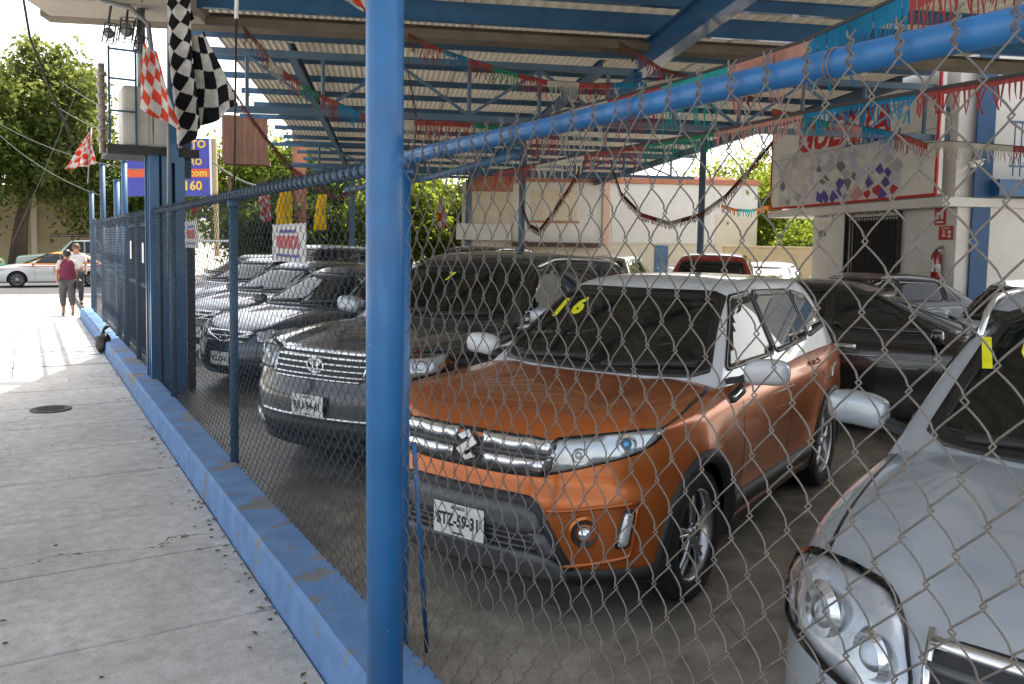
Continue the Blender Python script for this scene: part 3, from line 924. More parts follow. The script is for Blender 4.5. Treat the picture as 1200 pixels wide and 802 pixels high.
    if g('blackband', True):      # dark pillars between the side panes
        pass
    # wheels
    if 'wheel' in sp: wp = sp['wheel']
    for cx in wx:
        for sgn in (1, -1):
            t = mkcopy(wp, root, (cx, sgn * (W - g('track', .13)), rw), (0, 0, 0 if sgn > 0 else math.pi))
            for ch in [c for c in COL.objects if c.parent == wp]:
                mkcopy(ch, t)
            mb = MB()
            a0 = W - .36
            mb.lathe([(ra, W * .93), (ra, a0), (0.0, a0)], 'y', n=28, arc=(0, 360))
            if sgn < 0: mb.V = [(x, -y, z) for x, y, z in mb.V]
            mb.V = [(x + cx, y, z + rw) for x, y, z in mb.V]
            mb.V = [(x, y, max(z, zb + .02)) for x, y, z in mb.V]
            mb.build('wheel_well', M_TYRE, root)
    # interior
    mb = MB(); zf = zb + .12
    for y in (-.36, .36): seat_mesh(mb, g('seatx', .05), y, zf)
    mb.box((g('seatx', .05) - .95, 0, zf + .3), (.5, 1.2, .2), None, .06)
    mb.box((g('seatx', .05) - 1.25, 0, zf + .6), (.16, 1.2, .6), Matrix.Rotation(R(-18), 3, 'Y'), .06)
    mb.build('seats', g('seatmat', M_SEAT), root)
    mb = MB()
    dx = g('dashx', .72)
    mb.box((dx, 0, zbelt - .14), (.5, wc * 1.7, .26), None, .09)
    mb.box((dx - .1, .36, zbelt - .02), (.2, .34, .08), None, .03)
    mb.tube([(dx - .38 + .05 * math.cos(a), .36 + .18 * math.sin(a), zbelt - .08 + .17 * math.cos(a)) for a in np.linspace(0, 2 * math.pi, 20)[:-1]], .016, 6, closed=True)
    mb.bar((dx - .38, .2, zbelt - .08), (dx - .38, .52, zbelt - .08), .03)
    mb.box((sp['wind'][-1][0] - .02 if False else dx - .42, 0, sp['zroof'] - .2), (.04, .22, .07), None, .015)
    mb.build('dashboard', M_PLAST, root)
    info = dict(root=root, B=bvB, C=bvC, body=body, sp=sp, FB=FB)
    PJ = {k: Proj(bvB, *a, FB) for k, a in dict(F=(0, 0), L=(90, 0), Rt=(-90, 0), Bk=(180, 0), FL=(42, 0), FR=(-42, 0), T=(0, 80)).items()}
    info['PF'] = PF
    info['PJ'] = PJ
    # mirrors
    mx, my, mz = sp['mirror']; s_ = g('msize', 1.0)
    for sg in (1, -1):
        mb = MB()
        V0 = MB().ell((0, 0, 0), (.070 * s_, .118 * s_, .068 * s_), 20, 12, pw=.58)
        V1 = [(x if x > -.03 else -.03 + (x + .03) * .15, y, z - .15 * abs(y) * (y < 0)) for x, y, z in V0.V]
        mb.add([(x + mx, (y + my) * sg, z + mz) for x, y, z in V1], V0.F if sg > 0 else [f[::-1] for f in V0.F])
        mo = mb.build('side_mirror', g('mirrorpaint', paint_m), root, True)
        q = MB(); q.ell((mx - .034, my * sg, mz), (.006, .098 * s_, .054 * s_), 14, 6, pw=.8); q.build('mirror_glass', M_CHROME, mo, True)
        q = MB(); q.box((mx + .0, (my - .10) * sg, mz - .045), (.08, .10, .03), None, .012); q.bar((mx + .0, (my - .08) * sg, mz - .045), (mx + .04, (my - .24) * sg, mz - .075), .075, .03); q.build('mirror_foot', M_PLAST, mo)
        q = MB(); q.tube([(mx - .018, (my + .10 * s_ * math.cos(a)) * sg if False else (my + .112 * s_ * math.cos(a)) * sg, mz + .062 * s_ * math.sin(a)) for a in np.linspace(0, 6.283, 25)[:-1]], .004, 5, closed=True); q.build('mirror_seam', M_FRIT, mo, True)
        q = MB(); q.box((mx + .062 * s_, (my + .03) * sg, mz - .008), (.012, .10, .010), None, .004); q.build('mirror_indicator', M_REFL, mo)
    # dark strips painting the shade of panel gaps; handles
    for sg, pj in ((1, PJ['L']), (-1, PJ['Rt'])):
        for ln in g('gaps', []):
            v, f = pj.ribbon([(x, 0, z) for x, z in ln], .007, .0015)
            mk('gap_shade_strip', v, f, M_FRIT, root)
        for hx, hz in g('handles', []):
            h = pj.hit(pj.uv((hx, 0, hz)), .02)
            q = MB(); q.box(h, (.17, .025, .032), None, .012); q.box((h.x, h.y - .012 * sg, h.z), (.19, .012, .045), None, .005)
            q.build('door_handle', g('handlemat', paint_m), root, True)
        for ln in g('mold', []):
            v, f = pj.ribbon([(x, 0, z) for x, z in ln[0]], ln[1], .012, h=.014); mk('side_moulding', v, f, ln[2], root)
        if g('archclad'):
            for cx in wx:
                V2 = []; F2 = []; wcl = g('archclad'); n = 30
                for i in range(n + 1):
                    a = math.pi * (i / n) * 1.16 - .25
                    for rr, of in ((ra - .012, -.03), (ra - .006, .012), (ra + wcl * .5, .020), (ra + wcl, .012), (ra + wcl + .004, -.01)):
                        px, pz = cx + rr * math.cos(a), rw + rr * math.sin(a)
                        V2.append((pj.uv((px, 0, max(pz, zb + .02))), of))
                V2 = pj.hitv([q[0] for q in V2], [q[1] for q in V2])
                for i in range(n):
                    for k in range(4):
                        a_ = i * 5 + k; f = (a_, a_ + 5, a_ + 6, a_ + 1); F2.append(f if sg < 0 else f[::-1])
                mk('wheel_arch_trim', V2, F2, M_PLAST, root)
    # wipers
    if g('wipers', True):
        for y0, y1 in ((-.55, .02), (.1, .62)):
            v, f = PF.ribbon([(0, y0, sp['windshield'][0][2] + .035), (0, y1, sp['windshield'][0][2] + .07)], .022, .02, h=.015)
            mk('wiper', v, f, M_PLAST, root)
    # roof rails
    if g('rails'):
        x0, x1, yy, m_ = sp['rails']
        for sg in (1, -1):
            pts = []
            for t in np.linspace(0, 1, 14):
                x = x0 + (x1 - x0) * t; h = Proj(bvC, 0, 89).b.ray_cast(Vector((x, yy * sg, 4)), Vector((0, 0, -1)))[0]
                pts.append((x, yy * sg, h.z + .055 * min(1, 6 * t, 6 * (1 - t))))
            q = MB(); q.tube(pts, .016, 8); q.build('roof_rail', m_, root, True)
    if g('plate'):
        px, pz, txt = sp['plate']
        h = PJ['F'].hit(PJ['F'].uv((0, 0, pz)), 0); make_plate(root, (h.x + px, 0, pz), 0, txt)
    if g('extras'): sp['extras'](info)
    CARINFO[name + str(len(CARINFO))] = info
    return info

def make_plate(root, p, az, txt, size=1.0):
    c, s = math.cos(az), math.sin(az)
    fr = frame(p, (-s, c, 0), (0, 0, 1))
    mb = MB(); mb.box((0, 0, .004), (.305 * size, .155 * size, .006), None, .002)
    mb.V = [tuple(fr @ Vector(v)) for v in mb.V]
    pl = mb.build('number_plate', M_PLATE, root)
    if txt:
        text_mesh('plate_number', txt, .085 * size, M_INK, pl, fr @ Matrix.Translation((0, -.004, .0085)), .0022, width=.25 * size, depth=.0008)
        text_mesh('plate_number', 'MEXICO', .022 * size, M_INK, pl, fr @ Matrix.Translation((0, .06, .0085)), .0005, depth=.0005)
        q = MB(); q.box((0, -.062, .008), (.07, .008, .002)); q.V = [tuple(fr @ Vector(v)) for v in q.V]; q.build('plate_number', M_INK, pl)
    return pl

W_V = wheel_protos(.335, .235, .22, 'double')
W_S = wheel_protos(.350, .225, .23, 'six')
W_H = wheel_protos(.365, .235, .24, 'double')
W_N = wheel_protos(.315, .205, .205, 'turbine')
W_T = wheel_protos(.310, .190, .195, 'six')
PROTO_WHEELS = [W_V, W_S, W_H, W_N, W_T]

SP_V = dict(xf=2.09, xr=-2.09, W=.885, ztop=1.16, zcore=.62, zb=.20, step=.036, fine=.05,
    top=[(-2.12, 1.06), (-1.9, 1.10), (-1.0, 1.10), (0, 1.075), (.9, 1.06), (1.15, 1.045), (1.6, 1.02), (1.85, .985), (2.0, .935), (2.12, .88)],
    front=[(.15, 1.93), (.26, 2.02), (.45, 2.085), (.62, 2.085), (.70, 2.05), (.86, 2.035), (.95, 1.99), (1.1, 1.85)],
    rear=[(.15, -1.98), (.3, -2.06), (.55, -2.09), (.8, -2.07), (1.2, -1.98)],
    side=[(.15, .93), (.3, .972), (.5, .995), (.72, 1.0), (.9, .985), (1.0, .955), (1.1, .90), (1.2, .86)],
    plan=[(-2.12, .90), (-1.7, .965), (-1.2, .995), (0, 1.0), (1.2, .995), (1.6, .975), (1.9, .945), (2.12, .90)],
    wheels=(1.25, -1.25), arch=.385, rw=.335, kf=(.36, 3.0), wheel=W_V, zopen=.98, zclad=.29,
    wind=[(.9, 1.32), (1.04, 1.0), (1.3, .60), (1.52, .20), (1.65, -.1)], crear=[(.9, -2.02), (1.1, -2.0), (1.35, -1.9), (1.55, -1.72), (1.7, -1.6)],
    roof=[(-2.0, 1.53), (-1.5, 1.585), (-.5, 1.61), (.1, 1.585), (.35, 1.55), (1, 1.45)], zbelt=1.06, zroof=1.61, wc=.785, tumble=.44, cext=(-2.0, 1.05),
    windshield=[(0, -.72, 1.06), (0, .72, 1.06), (0, .553, 1.515), (0, -.553, 1.515)],
    sidewin=[[(.66, 1.085), (-.255, 1.10), (-.255, 1.515), (.13, 1.495)], [(-.27, 1.10), (-1.10, 1.13), (-1.12, 1.495), (-.27, 1.515)], [(-1.135, 1.135), (-1.72, 1.18), (-1.50, 1.44), (-1.15, 1.49)]],
    rearwin=[(0, -.58, 1.15), (0, .58, 1.15), (0, .50, 1.46), (0, -.50, 1.46)],
    mirror=(.62, .985, 1.11), msize=1.05, mirrorpaint=M_WHITE, paint=M_ORANGE, roofpaint=M_WHITE, archclad=.055,
    gaps=[[(.60, 1.04), (.64, .75), (.60, .36)], [(-.25, 1.05), (-.27, .75), (-.25, .34)], [(-1.12, 1.08), (-1.06, .85), (-.86, .62)], [(.86, 1.03), (1.25, .99), (1.7, .93)]],
    handles=[(-.08, .95), (-.92, .98)], mold=[([(.78, .37), (-.78, .37)], .10, M_PLAST)],
    plate=(.03, .463, 'STZ-59-31'), seatmat=M_SEATB, extras=extras_V)

SP_S = dict(xf=2.30, xr=-2.30, W=.91, ztop=1.12, zcore=.62, zb=.21, step=.03, fine=.045,
    top=[(-2.35, 1.02), (-1.9, 1.07), (-1.0, 1.07), (0, 1.06), (.9, 1.06), (1.2, 1.04), (1.6, 1.00), (1.9, .94), (2.12, .87), (2.25, .80), (2.35, .74)],
    front=[(.15, 2.18), (.3, 2.26), (.5, 2.30), (.65, 2.29), (.75, 2.25), (.85, 2.2), (1.0, 2.1)],
    rear=[(.15, -2.2), (.3, -2.28), (.55, -2.30), (.8, -2.28), (1.2, -2.2)],
    side=[(.15, .93), (.3, .97), (.5, .995), (.7, 1.0), (.85, .985), (.95, .955), (1.05, .90), (1.2, .86)],
    plan=[(-2.3, .90), (-1.7, .97), (-1.2, .995), (0, 1.0), (1.2, 1.0), (1.6, .995), (1.9, .985), (2.1, .965), (2.3, .94)],
    wheels=(1.36, -1.30), arch=.40, rw=.35, kf=(.36, 3.2), kfs=.16, hood=.034, wheel=W_S, zopen=.95,
    wind=[(.9, 1.42), (1.02, 1.12), (1.3, .68), (1.52, .30), (1.68, .0)], crear=[(.9, -2.15), (1.1, -2.14), (1.35, -2.06), (1.55, -1.9), (1.75, -1.7)],
    roof=[(-2.1, 1.57), (-1.5, 1.63), (-.5, 1.66), (.1, 1.64), (.35, 1.60), (1, 1.5)], zbelt=1.05, zroof=1.66, wc=.83, tumble=.40, cext=(-2.15, 1.15),
    windshield=[(0, -.715, 1.06), (0, .715, 1.06), (0, .545, 1.555), (0, -.545, 1.555)],
    sidewin=[[(.72, 1.08), (-.23, 1.09), (-.23, 1.55), (.22, 1.53)], [(-.25, 1.09), (-1.12, 1.11), (-1.14, 1.53), (-.25, 1.55)], [(-1.16, 1.12), (-1.85, 1.16), (-1.66, 1.47), (-1.18, 1.525)]],
    rearwin=[(0, -.60, 1.12), (0, .60, 1.12), (0, .52, 1.50), (0, -.52, 1.50)],
    mirror=(.68, 1.00, 1.12), msize=1.05, mirrorpaint=M_SILVER, paint=M_SILVER, rails=(.34, -1.75, .615, M_CHROME),
    gaps=[[(.66, 1.03), (.70, .75), (.66, .36)], [(-.24, 1.04), (-.26, .75), (-.24, .34)], [(-1.14, 1.06), (-1.08, .85), (-.88, .62)]],
    handles=[(-.08, .93), (-.95, .95)], mold=[([(.8, .40), (-.8, .40)], .08, M_SILVER)], extras=extras_S)
SP_H = dict(xf=2.39, xr=-2.39, W=.955, ztop=1.2, zcore=.68, zb=.24, step=.045, fine=.06,
    top=[(-2.45, 1.10), (-1.9, 1.15), (-1.0, 1.15), (0, 1.14), (.9, 1.14), (1.2, 1.12), (1.6, 1.09), (1.95, 1.04), (2.2, .99), (2.32, .94), (2.45, .88)],
    front=[(.15, 2.26), (.3, 2.34), (.5, 2.385), (.65, 2.385), (.75, 2.35), (.95, 2.31), (1.05, 2.2)],
    rear=[(.15, -2.28), (.3, -2.36), (.55, -2.39), (.8, -2.37), (1.2, -2.3)],
    side=[(.15, .93), (.35, .97), (.55, .995), (.75, 1.0), (.95, .98), (1.05, .95), (1.15, .90), (1.3, .86)],
    plan=[(-2.4, .90), (-1.8, .97), (-1.2, .995), (0, 1.0), (1.3, .995), (1.7, .975), (2.0, .94), (2.2, .91), (2.4, .86)],
    wheels=(1.42, -1.37), arch=.42, rw=.365, kf=(.36, 2.8), kfs=.10, wheel=W_H, zopen=1.03,
    wind=[(.98, 1.44), (1.1, 1.16), (1.35, .74), (1.58, .36), (1.75, .05)], crear=[(.98, -2.26), (1.2, -2.24), (1.45, -2.12), (1.65, -1.95), (1.8, -1.8)],
    roof=[(-2.2, 1.63), (-1.5, 1.70), (-.5, 1.73), (.1, 1.71), (.4, 1.67), (1, 1.55)], zbelt=1.14, zroof=1.73, wc=.845, tumble=.40, cext=(-2.25, 1.2),
    windshield=[(0, -.78, 1.14), (0, .78, 1.14), (0, .63, 1.62), (0, -.63, 1.62)],
    sidewin=[[(.76, 1.17), (-.22, 1.18), (-.22, 1.62), (.27, 1.60)], [(-.24, 1.18), (-1.16, 1.19), (-1.18, 1.60), (-.24, 1.62)], [(-1.20, 1.195), (-2.02, 1.22), (-1.82, 1.53), (-1.22, 1.60)]],
    rearwin=[(0, -.62, 1.20), (0, .62, 1.20), (0, .55, 1.58), (0, -.55, 1.58)],
    mirror=(.74, 1.06, 1.20), msize=1.15, mirrorpaint=M_SILVER, paint=M_GREY, rails=(.1, -1.9, .64, M_CHROME),
    gaps=[[(.70, 1.12), (.74, .8), (.70, .38)], [(-.23, 1.12), (-.25, .8), (-.23, .36)], [(-1.18, 1.14), (-1.12, .95), (-.92, .68)]],
    handles=[(-.06, 1.0), (-1.0, 1.02)], mold=[([(.76, 1.152), (-1.95, 1.19)], .014, M_CHROME), ([(.8, .50), (-.8, .50)], .07, M_PLAST)], plate=(.03, .60, 'RJU-94-61'), extras=extras_H)
SP_N = dict(xf=2.24, xr=-2.24, W=.875, ztop=1.06, zcore=.58, zb=.18, step=.045, fine=.06,
    top=[(-2.3, .90), (-2.1, .985), (-1.6, 1.0), (-1.0, .985), (0, .955), (.9, .955), (1.2, .93), (1.6, .88), (1.95, .80), (2.15, .72), (2.3, .66)],
    front=[(.12, 2.12), (.25, 2.2), (.4, 2.24), (.55, 2.23), (.65, 2.19), (.75, 2.12), (.9, 2.0)],
    rear=[(.12, -2.12), (.3, -2.2), (.5, -2.24), (.75, -2.22), (1.0, -2.16)],
    side=[(.12, .93), (.25, .97), (.4, .99), (.62, 1.0), (.8, .98), (.9, .94), (1.0, .88), (1.1, .85)],
    plan=[(-2.3, .86), (-1.9, .93), (-1.5, .97), (-1.2, .99), (0, 1.0), (1.2, .99), (1.6, .96), (1.9, .92), (2.1, .87), (2.3, .80)],
    wheels=(1.33, -1.33), arch=.365, rw=.315, kf=(.42, 2.4), kfs=.12, wheel=W_N, zopen=.86, kr=(.22, 2.4),
    wind=[(.8, 1.45), (.94, 1.14), (1.15, .66), (1.33, .28), (1.5, -.1)], crear=[(.8, -2.0), (.98, -1.82), (1.2, -1.48), (1.38, -1.12), (1.5, -.8)],
    roof=[(-1.6, 1.30), (-1.2, 1.40), (-.5, 1.46), (.0, 1.45), (.35, 1.40), (1, 1.3)], zbelt=.95, zroof=1.46, wc=.765, tumble=.42, cext=(-1.95, 1.2), ccore=.1,
    windshield=[(0, -.70, .955), (0, .70, .955), (0, .54, 1.36), (0, -.54, 1.36)],
    sidewin=[[(.74, .975), (-.20, .985), (-.20, 1.375), (.20, 1.355)], [(-.22, .985), (-1.05, 1.00), (-1.02, 1.335), (-.22, 1.375)], [(-1.07, 1.0), (-1.42, 1.015), (-1.10, 1.30), (-1.04, 1.32)]],
    rearwin=[(0, -.58, 1.01), (0, .58, 1.01), (0, .48, 1.34), (0, -.48, 1.34)],
    mirror=(.72, .97, 1.0), msize=.95, paint=M_BGREY,
    gaps=[[(.68, .94), (.72, .65), (.68, .32)], [(-.21, .94), (-.23, .65), (-.21, .30)], [(-1.06, .97), (-1.0, .75), (-.86, .55)]],
    handles=[(-.05, .84), (-.92, .86)], handlemat=M_CHROME, mold=[([(.74, .957), (-.4, .968), (-1.40, .99)], .016, M_CHROME)], plate=(.012, .40, 'SCL-22-10'), extras=extras_N)

# ---------------------------------------------------------------- site materials
M_SLAB = mat('sidewalk_concrete', (0.30, 0.295, 0.285), 0.9, noise=0.38, nscale=1.6, bump=0.5, bscale=28)
def concrete(name, c1, c2, c3, rough=.85, s1=.7, s2=9, bump=.4, gloss=None):
    """weathered concrete: broad stains over fine aggregate"""
    m = mat(name, c1, rough, noise=.3, nscale=s1, bump=bump, bscale=70)
    nt = m.node_tree; N, L = nt.nodes, nt.links; b = N['Principled BSDF']
    tc = N.new('ShaderNodeTexCoord')
    a = N.new('ShaderNodeTexNoise'); a.inputs['Scale'].default_value = s1; a.inputs['Detail'].default_value = 10; a.inputs['Roughness'].default_value = .7; a.inputs['Distortion'].default_value = .6
    f = N.new('ShaderNodeTexNoise'); f.inputs['Scale'].default_value = s2; f.inputs['Detail'].default_value = 10; f.inputs['Roughness'].default_value = .75
    L.new(tc.outputs['Object'], a.inputs['Vector']); L.new(tc.outputs['Object'], f.inputs['Vector'])
    r1 = N.new('ShaderNodeValToRGB'); e = r1.color_ramp.elements
    e[0].position = .30; e[0].color = (*c2, 1); e[1].position = .68; e[1].color = (*c1, 1)
    r2 = N.new('ShaderNodeValToRGB'); e = r2.color_ramp.elements
    e[0].position = .32; e[0].color = (*c3, 1); e[1].position = .62; e[1].color = (1, 1, 1, 1)
    L.new(a.outputs['Fac'], r1.inputs[0]); L.new(f.outputs['Fac'], r2.inputs[0])
    mx = N.new('ShaderNodeMix'); mx.data_type = 'RGBA'; mx.blend_type = 'MULTIPLY'; mx.inputs[0].default_value = .8
    L.new(r1.outputs[0], mx.inputs[6]); L.new(r2.outputs[0], mx.inputs[7]); L.new(mx.outputs[2], b.inputs['Base Color'])
    # hairline cracks, only in places
    wv = N.new('ShaderNodeTexVoronoi'); wv.feature = 'DISTANCE_TO_EDGE'; wv.inputs['Scale'].default_value = .33
    dn_ = N.new('ShaderNodeVectorMath'); dn_.operation = 'SCALE'; dn_.inputs['Scale'].default_value = .55
    n5 = N.new('ShaderNodeTexNoise'); n5.inputs['Scale'].default_value = 2.5; n5.inputs['Detail'].default_value = 8; L.new(tc.outputs['Object'], n5.inputs['Vector'])
    ad_ = N.new('ShaderNodeVectorMath'); ad_.operation = 'ADD'; L.new(n5.outputs['Color'], dn_.inputs[0]); L.new(tc.outputs['Object'], ad_.inputs[0]); L.new(dn_.outputs[0], ad_.inputs[1]); L.new(ad_.outputs[0], wv.inputs['Vector'])
    cr = N.new('ShaderNodeMath'); cr.operation = 'LESS_THAN'; cr.inputs[1].default_value = .0009; L.new(wv.outputs['Distance'], cr.inputs[0])
    mc = N.new('ShaderNodeMix'); mc.data_type = 'RGBA'; L.new(cr.outputs[0], mc.inputs[0]); L.new(mx.outputs[2], mc.inputs[6]); mc.inputs[7].default_value = (.07, .065, .06, 1); L.new(mc.outputs[2], b.inputs['Base Color'])
    if gloss:
        mr = N.new('ShaderNodeMapRange'); mr.inputs['From Min'].default_value = .35; mr.inputs['From Max'].default_value = .65
        mr.inputs['To Min'].default_value = gloss[0]; mr.inputs['To Max'].default_value = gloss[1]
        L.new(a.outputs['Fac'], mr.inputs['Value']); L.new(mr.outputs[0], b.inputs['Roughness'])
    return m
M_SLAB = concrete('paving_concrete', (.68, .66, .63), (.46, .445, .425), (.56, .545, .53), .9, 1.1, 11)
M_LOT = concrete('lot_concrete', (.50, .455, .38), (.17, .155, .13), (.38, .36, .33), .6, .8, 6, .25, (.32, .7))
M_GROUND = concrete('far_ground', (.36, .34, .31), (.25, .24, .22), (.7, .7, .7), .9, .3, 3)
M_ROAD = mat('asphalt', (.055, .055, .058), .9, noise=.35, nscale=2, bump=.5, bscale=60)
M_BLUE = mat('blue_steel_paint', (.022, .105, .235), .38, noise=.22, nscale=3, bump=.08, bscale=50, coat=.25)
M_BLUEP = mat('blue_post_paint', (.013, .120, .32), .42, noise=.22, nscale=4, bump=.16, bscale=30, coat=.2)
M_BLUED = mat('dull_blue_paint', (.030, .085, .16), .5, noise=.3, nscale=6, bump=.1)
M_BLUEG = mat('grey_blue_truss_paint', (.075, .13, .20), .5, noise=.25, nscale=4, bump=.1)
def chips(m, col=(.35, .36, .38), scale=14, thr=.055, rust=None):
    """small chips and runs in a paint film"""
    N, L = m.node_tree.nodes, m.node_tree.links; b = N['Principled BSDF']
    tc = N.new('ShaderNodeTexCoord'); v = N.new('ShaderNodeTexVoronoi'); v.inputs['Scale'].default_value = scale
    n = N.new('ShaderNodeTexNoise'); n.inputs['Scale'].default_value = scale * 1.3; n.inputs['Detail'].default_value = 5
    mpn = N.new('ShaderNodeMapping'); mpn.inputs['Scale'].default_value = (1, 1, .55)
    L.new(tc.outputs['Object'], mpn.inputs['Vector']); L.new(mpn.outputs[0], n.inputs['Vector'])
    ad = N.new('ShaderNodeVectorMath'); ad.operation = 'ADD'; sc = N.new('ShaderNodeVectorMath'); sc.operation = 'SCALE'; sc.inputs['Scale'].default_value = .12
    L.new(n.outputs['Color'], sc.inputs[0]); L.new(mpn.outputs[0], ad.inputs[0]); L.new(sc.outputs[0], ad.inputs[1]); L.new(ad.outputs[0], v.inputs['Vector'])
    c = N.new('ShaderNodeMath'); c.operation = 'LESS_THAN'; c.inputs[1].default_value = thr; L.new(v.outputs['Distance'], c.inputs[0])
    big = N.new('ShaderNodeTexNoise'); big.inputs['Scale'].default_value = 3; L.new(tc.outputs['Object'], big.inputs['Vector'])
    g = N.new('ShaderNodeMath'); g.operation = 'GREATER_THAN'; g.inputs[1].default_value = .50; L.new(big.outputs['Fac'], g.inputs[0])
    mu = N.new('ShaderNodeMath'); mu.operation = 'MULTIPLY'; L.new(c.outputs[0], mu.inputs[0]); L.new(g.outputs[0], mu.inputs[1])
    mx = N.new('ShaderNodeMix'); mx.data_type = 'RGBA'; L.new(mu.outputs[0], mx.inputs[0])
    src = b.inputs['Base Color'].links[0].from_socket; L.new(src, mx.inputs[6]); mx.inputs[7].default_value = (*col, 1); L.new(mx.outputs[2], b.inputs['Base Color'])
for m_, cc in ((M_BLUEP, (.30, .38, .48)), (M_BLUE, (.12, .10, .08)), (M_BLUED, (.10, .08, .07))): chips(m_, cc)
def worn_blue():
    m = mat('worn_blue_kerb_paint', (.13, .23, .38), .75, bump=.35, bscale=60)
    nt = m.node_tree; N, L = nt.nodes, nt.links; b = N['Principled BSDF']
    tc = N.new('ShaderNodeTexCoord'); n = N.new('ShaderNodeTexNoise'); n.inputs['Scale'].default_value = 2.2; n.inputs['Detail'].default_value = 12; n.inputs['Roughness'].default_value = .68
    L.new(tc.outputs['Object'], n.inputs['Vector'])
    n2 = N.new('ShaderNodeTexNoise'); n2.inputs['Scale'].default_value = 6; n2.inputs['Detail'].default_value = 8
    L.new(tc.outputs['Object'], n2.inputs['Vector'])
    r = N.new('ShaderNodeValToRGB'); e = r.color_ramp.elements; e[0].position = .425; e[0].color = (.23, .225, .22, 1); e[1].position = .445; e[1].color = (.14, .27, .50, 1)
    r2 = N.new('ShaderNodeValToRGB'); e = r2.color_ramp.elements; e[0].position = .3; e[0].color = (.70, .72, .78, 1); e[1].position = .7; e[1].color = (1, 1, 1, 1)
    L.new(n.outputs['Fac'], r.inputs[0]); L.new(n2.outputs['Fac'], r2.inputs[0])
    mx = N.new('ShaderNodeMix'); mx.data_type = 'RGBA'; mx.blend_type = 'MULTIPLY'; mx.inputs[0].default_value = 1
    L.new(r.outputs[0], mx.inputs[6]); L.new(r2.outputs[0], mx.inputs[7]); L.new(mx.outputs[2], b.inputs['Base Color'])
    return m
M_KERB = worn_blue()
M_WIRE = mat('galvanised_wire', (.155, .142, .13), .5, metal=.4, noise=.35, nscale=30)
M_WIREB = mat('painted_wire', (.045, .072, .11), .5, metal=.3, noise=.4, nscale=12)
def sheetmat():
    """thin weathered roofing sheet; some daylight is let through to brighten the lot below"""
    m = mat('roof_sheeting', (.46, .43, .375), .6, noise=.25, nscale=1.2, bump=.05)
    N, L = m.node_tree.nodes, m.node_tree.links; b = N['Principled BSDF']
    t = N.new('ShaderNodeBsdfTranslucent'); t.inputs[0].default_value = (.74, .66, .52, 1)
    mx = N.new('ShaderNodeMixShader'); mx.inputs[0].default_value = .034  # translucent share added as warm fill light under the roof
    L.new(b.outputs[0], mx.inputs[1]); L.new(t.outputs[0], mx.inputs[2]); L.new(mx.outputs[0], N['Material Output'].inputs[0])
    return m
M_SHEET = sheetmat()
M_GUTTER = mat('tan_gutter', (.20, .165, .125), .85, noise=.35, nscale=2.5, bump=.2)
M_RUST = mat('rusty_sheet', (.20, .10, .06), .8, noise=.5, nscale=3, bump=.2, stretch=(1, 1, .2))
M_TERRA = mat('terracotta_paint', (.42, .17, .10), .8, noise=.25, nscale=3)
M_STUC = mat('white_stucco', (.66, .64, .60), .9, noise=.10, nscale=2, bump=.2, bscale=80)
M_CREAM = mat('cream_stucco', (.64, .57, .45), .9, noise=.12, nscale=1.5, bump=.2)
M_PEACH = mat('peach_stucco', (.62, .42, .33), .9, noise=.10, nscale=1.5, bump=.1)
M_TANW = mat('tan_wall', (.42, .33, .20), .9, noise=.2, nscale=1, bump=.2)
M_SIGNW = mat('sign_board', (.74, .72, .67), .5, noise=.10, nscale=3)
M_SRED = mat('sign_red', (.48, .015, .02), .45, noise=.1)
M_SNAVY = mat('sign_navy', (.03, .02, .16), .45, noise=.1)
M_SBLUE = mat('sign_blue', (.045, .055, .36), .45, noise=.12, nscale=4)
M_SORG = mat('sign_orange_red', (.65, .09, .03), .5, noise=.1)
M_SYEL = mat('sign_yellow', (.75, .50, .06), .5, noise=.1)
M_SWHT = mat('sign_white', (.70, .70, .68), .5, noise=.08)
M_CORR = mat('corrugated_plastic', (.62, .61, .60), .6, noise=.15, nscale=12)
M_IRON = mat('black_ironwork', (.02, .02, .022), .5, noise=.3)
M_DARK = mat('dark_interior', (.02, .018, .016), .8, noise=.3)
M_BARK = mat('bark', (.09, .065, .045), .95, noise=.5, nscale=12, bump=.6, bscale=25, stretch=(1, 1, .2))
M_CABLE = mat('cable_black', (.03, .025, .022), .7, noise=.3)
M_CERAM = mat('insulator_porcelain', (.25, .20, .17), .3, coat=.6, noise=.4, nscale=10)
M_STEEL = mat('grey_steel', (.26, .27, .28), .5, metal=.5, noise=.3, nscale=8)
M_BOX = mat('grey_cabinet', (.55, .53, .48), .6, noise=.2, nscale=3, bump=.1)
def leafmat(name, c, t):
    m = bpy.data.materials.new(name); m.use_nodes = True; nt = m.node_tree; N, L = nt.nodes, nt.links
    N.remove(N['Principled BSDF'])
    g = N.new('ShaderNodeNewGeometry'); r = N.new('ShaderNodeValToRGB')
    e = r.color_ramp.elements; e[0].color = (*[x * .55 for x in c], 1); e[1].color = (*[min(1, x * 1.5) for x in c], 1)
    L.new(g.outputs['Random Per Island'], r.inputs[0])
    d = N.new('ShaderNodeBsdfDiffuse'); tr = N.new('ShaderNodeBsdfTranslucent'); tr.inputs[0].default_value = (*t, 1)
    L.new(r.outputs[0], d.inputs[0]); mx = N.new('ShaderNodeMixShader'); mx.inputs[0].default_value = .45
    L.new(d.outputs[0], mx.inputs[1]); L.new(tr.outputs[0], mx.inputs[2]); L.new(mx.outputs[0], N['Material Output'].inputs[0])
    MATS[name] = m; return m
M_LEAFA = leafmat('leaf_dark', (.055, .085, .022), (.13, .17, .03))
M_LEAFB = leafmat('leaf_bright', (.10, .14, .025), (.30, .36, .05))

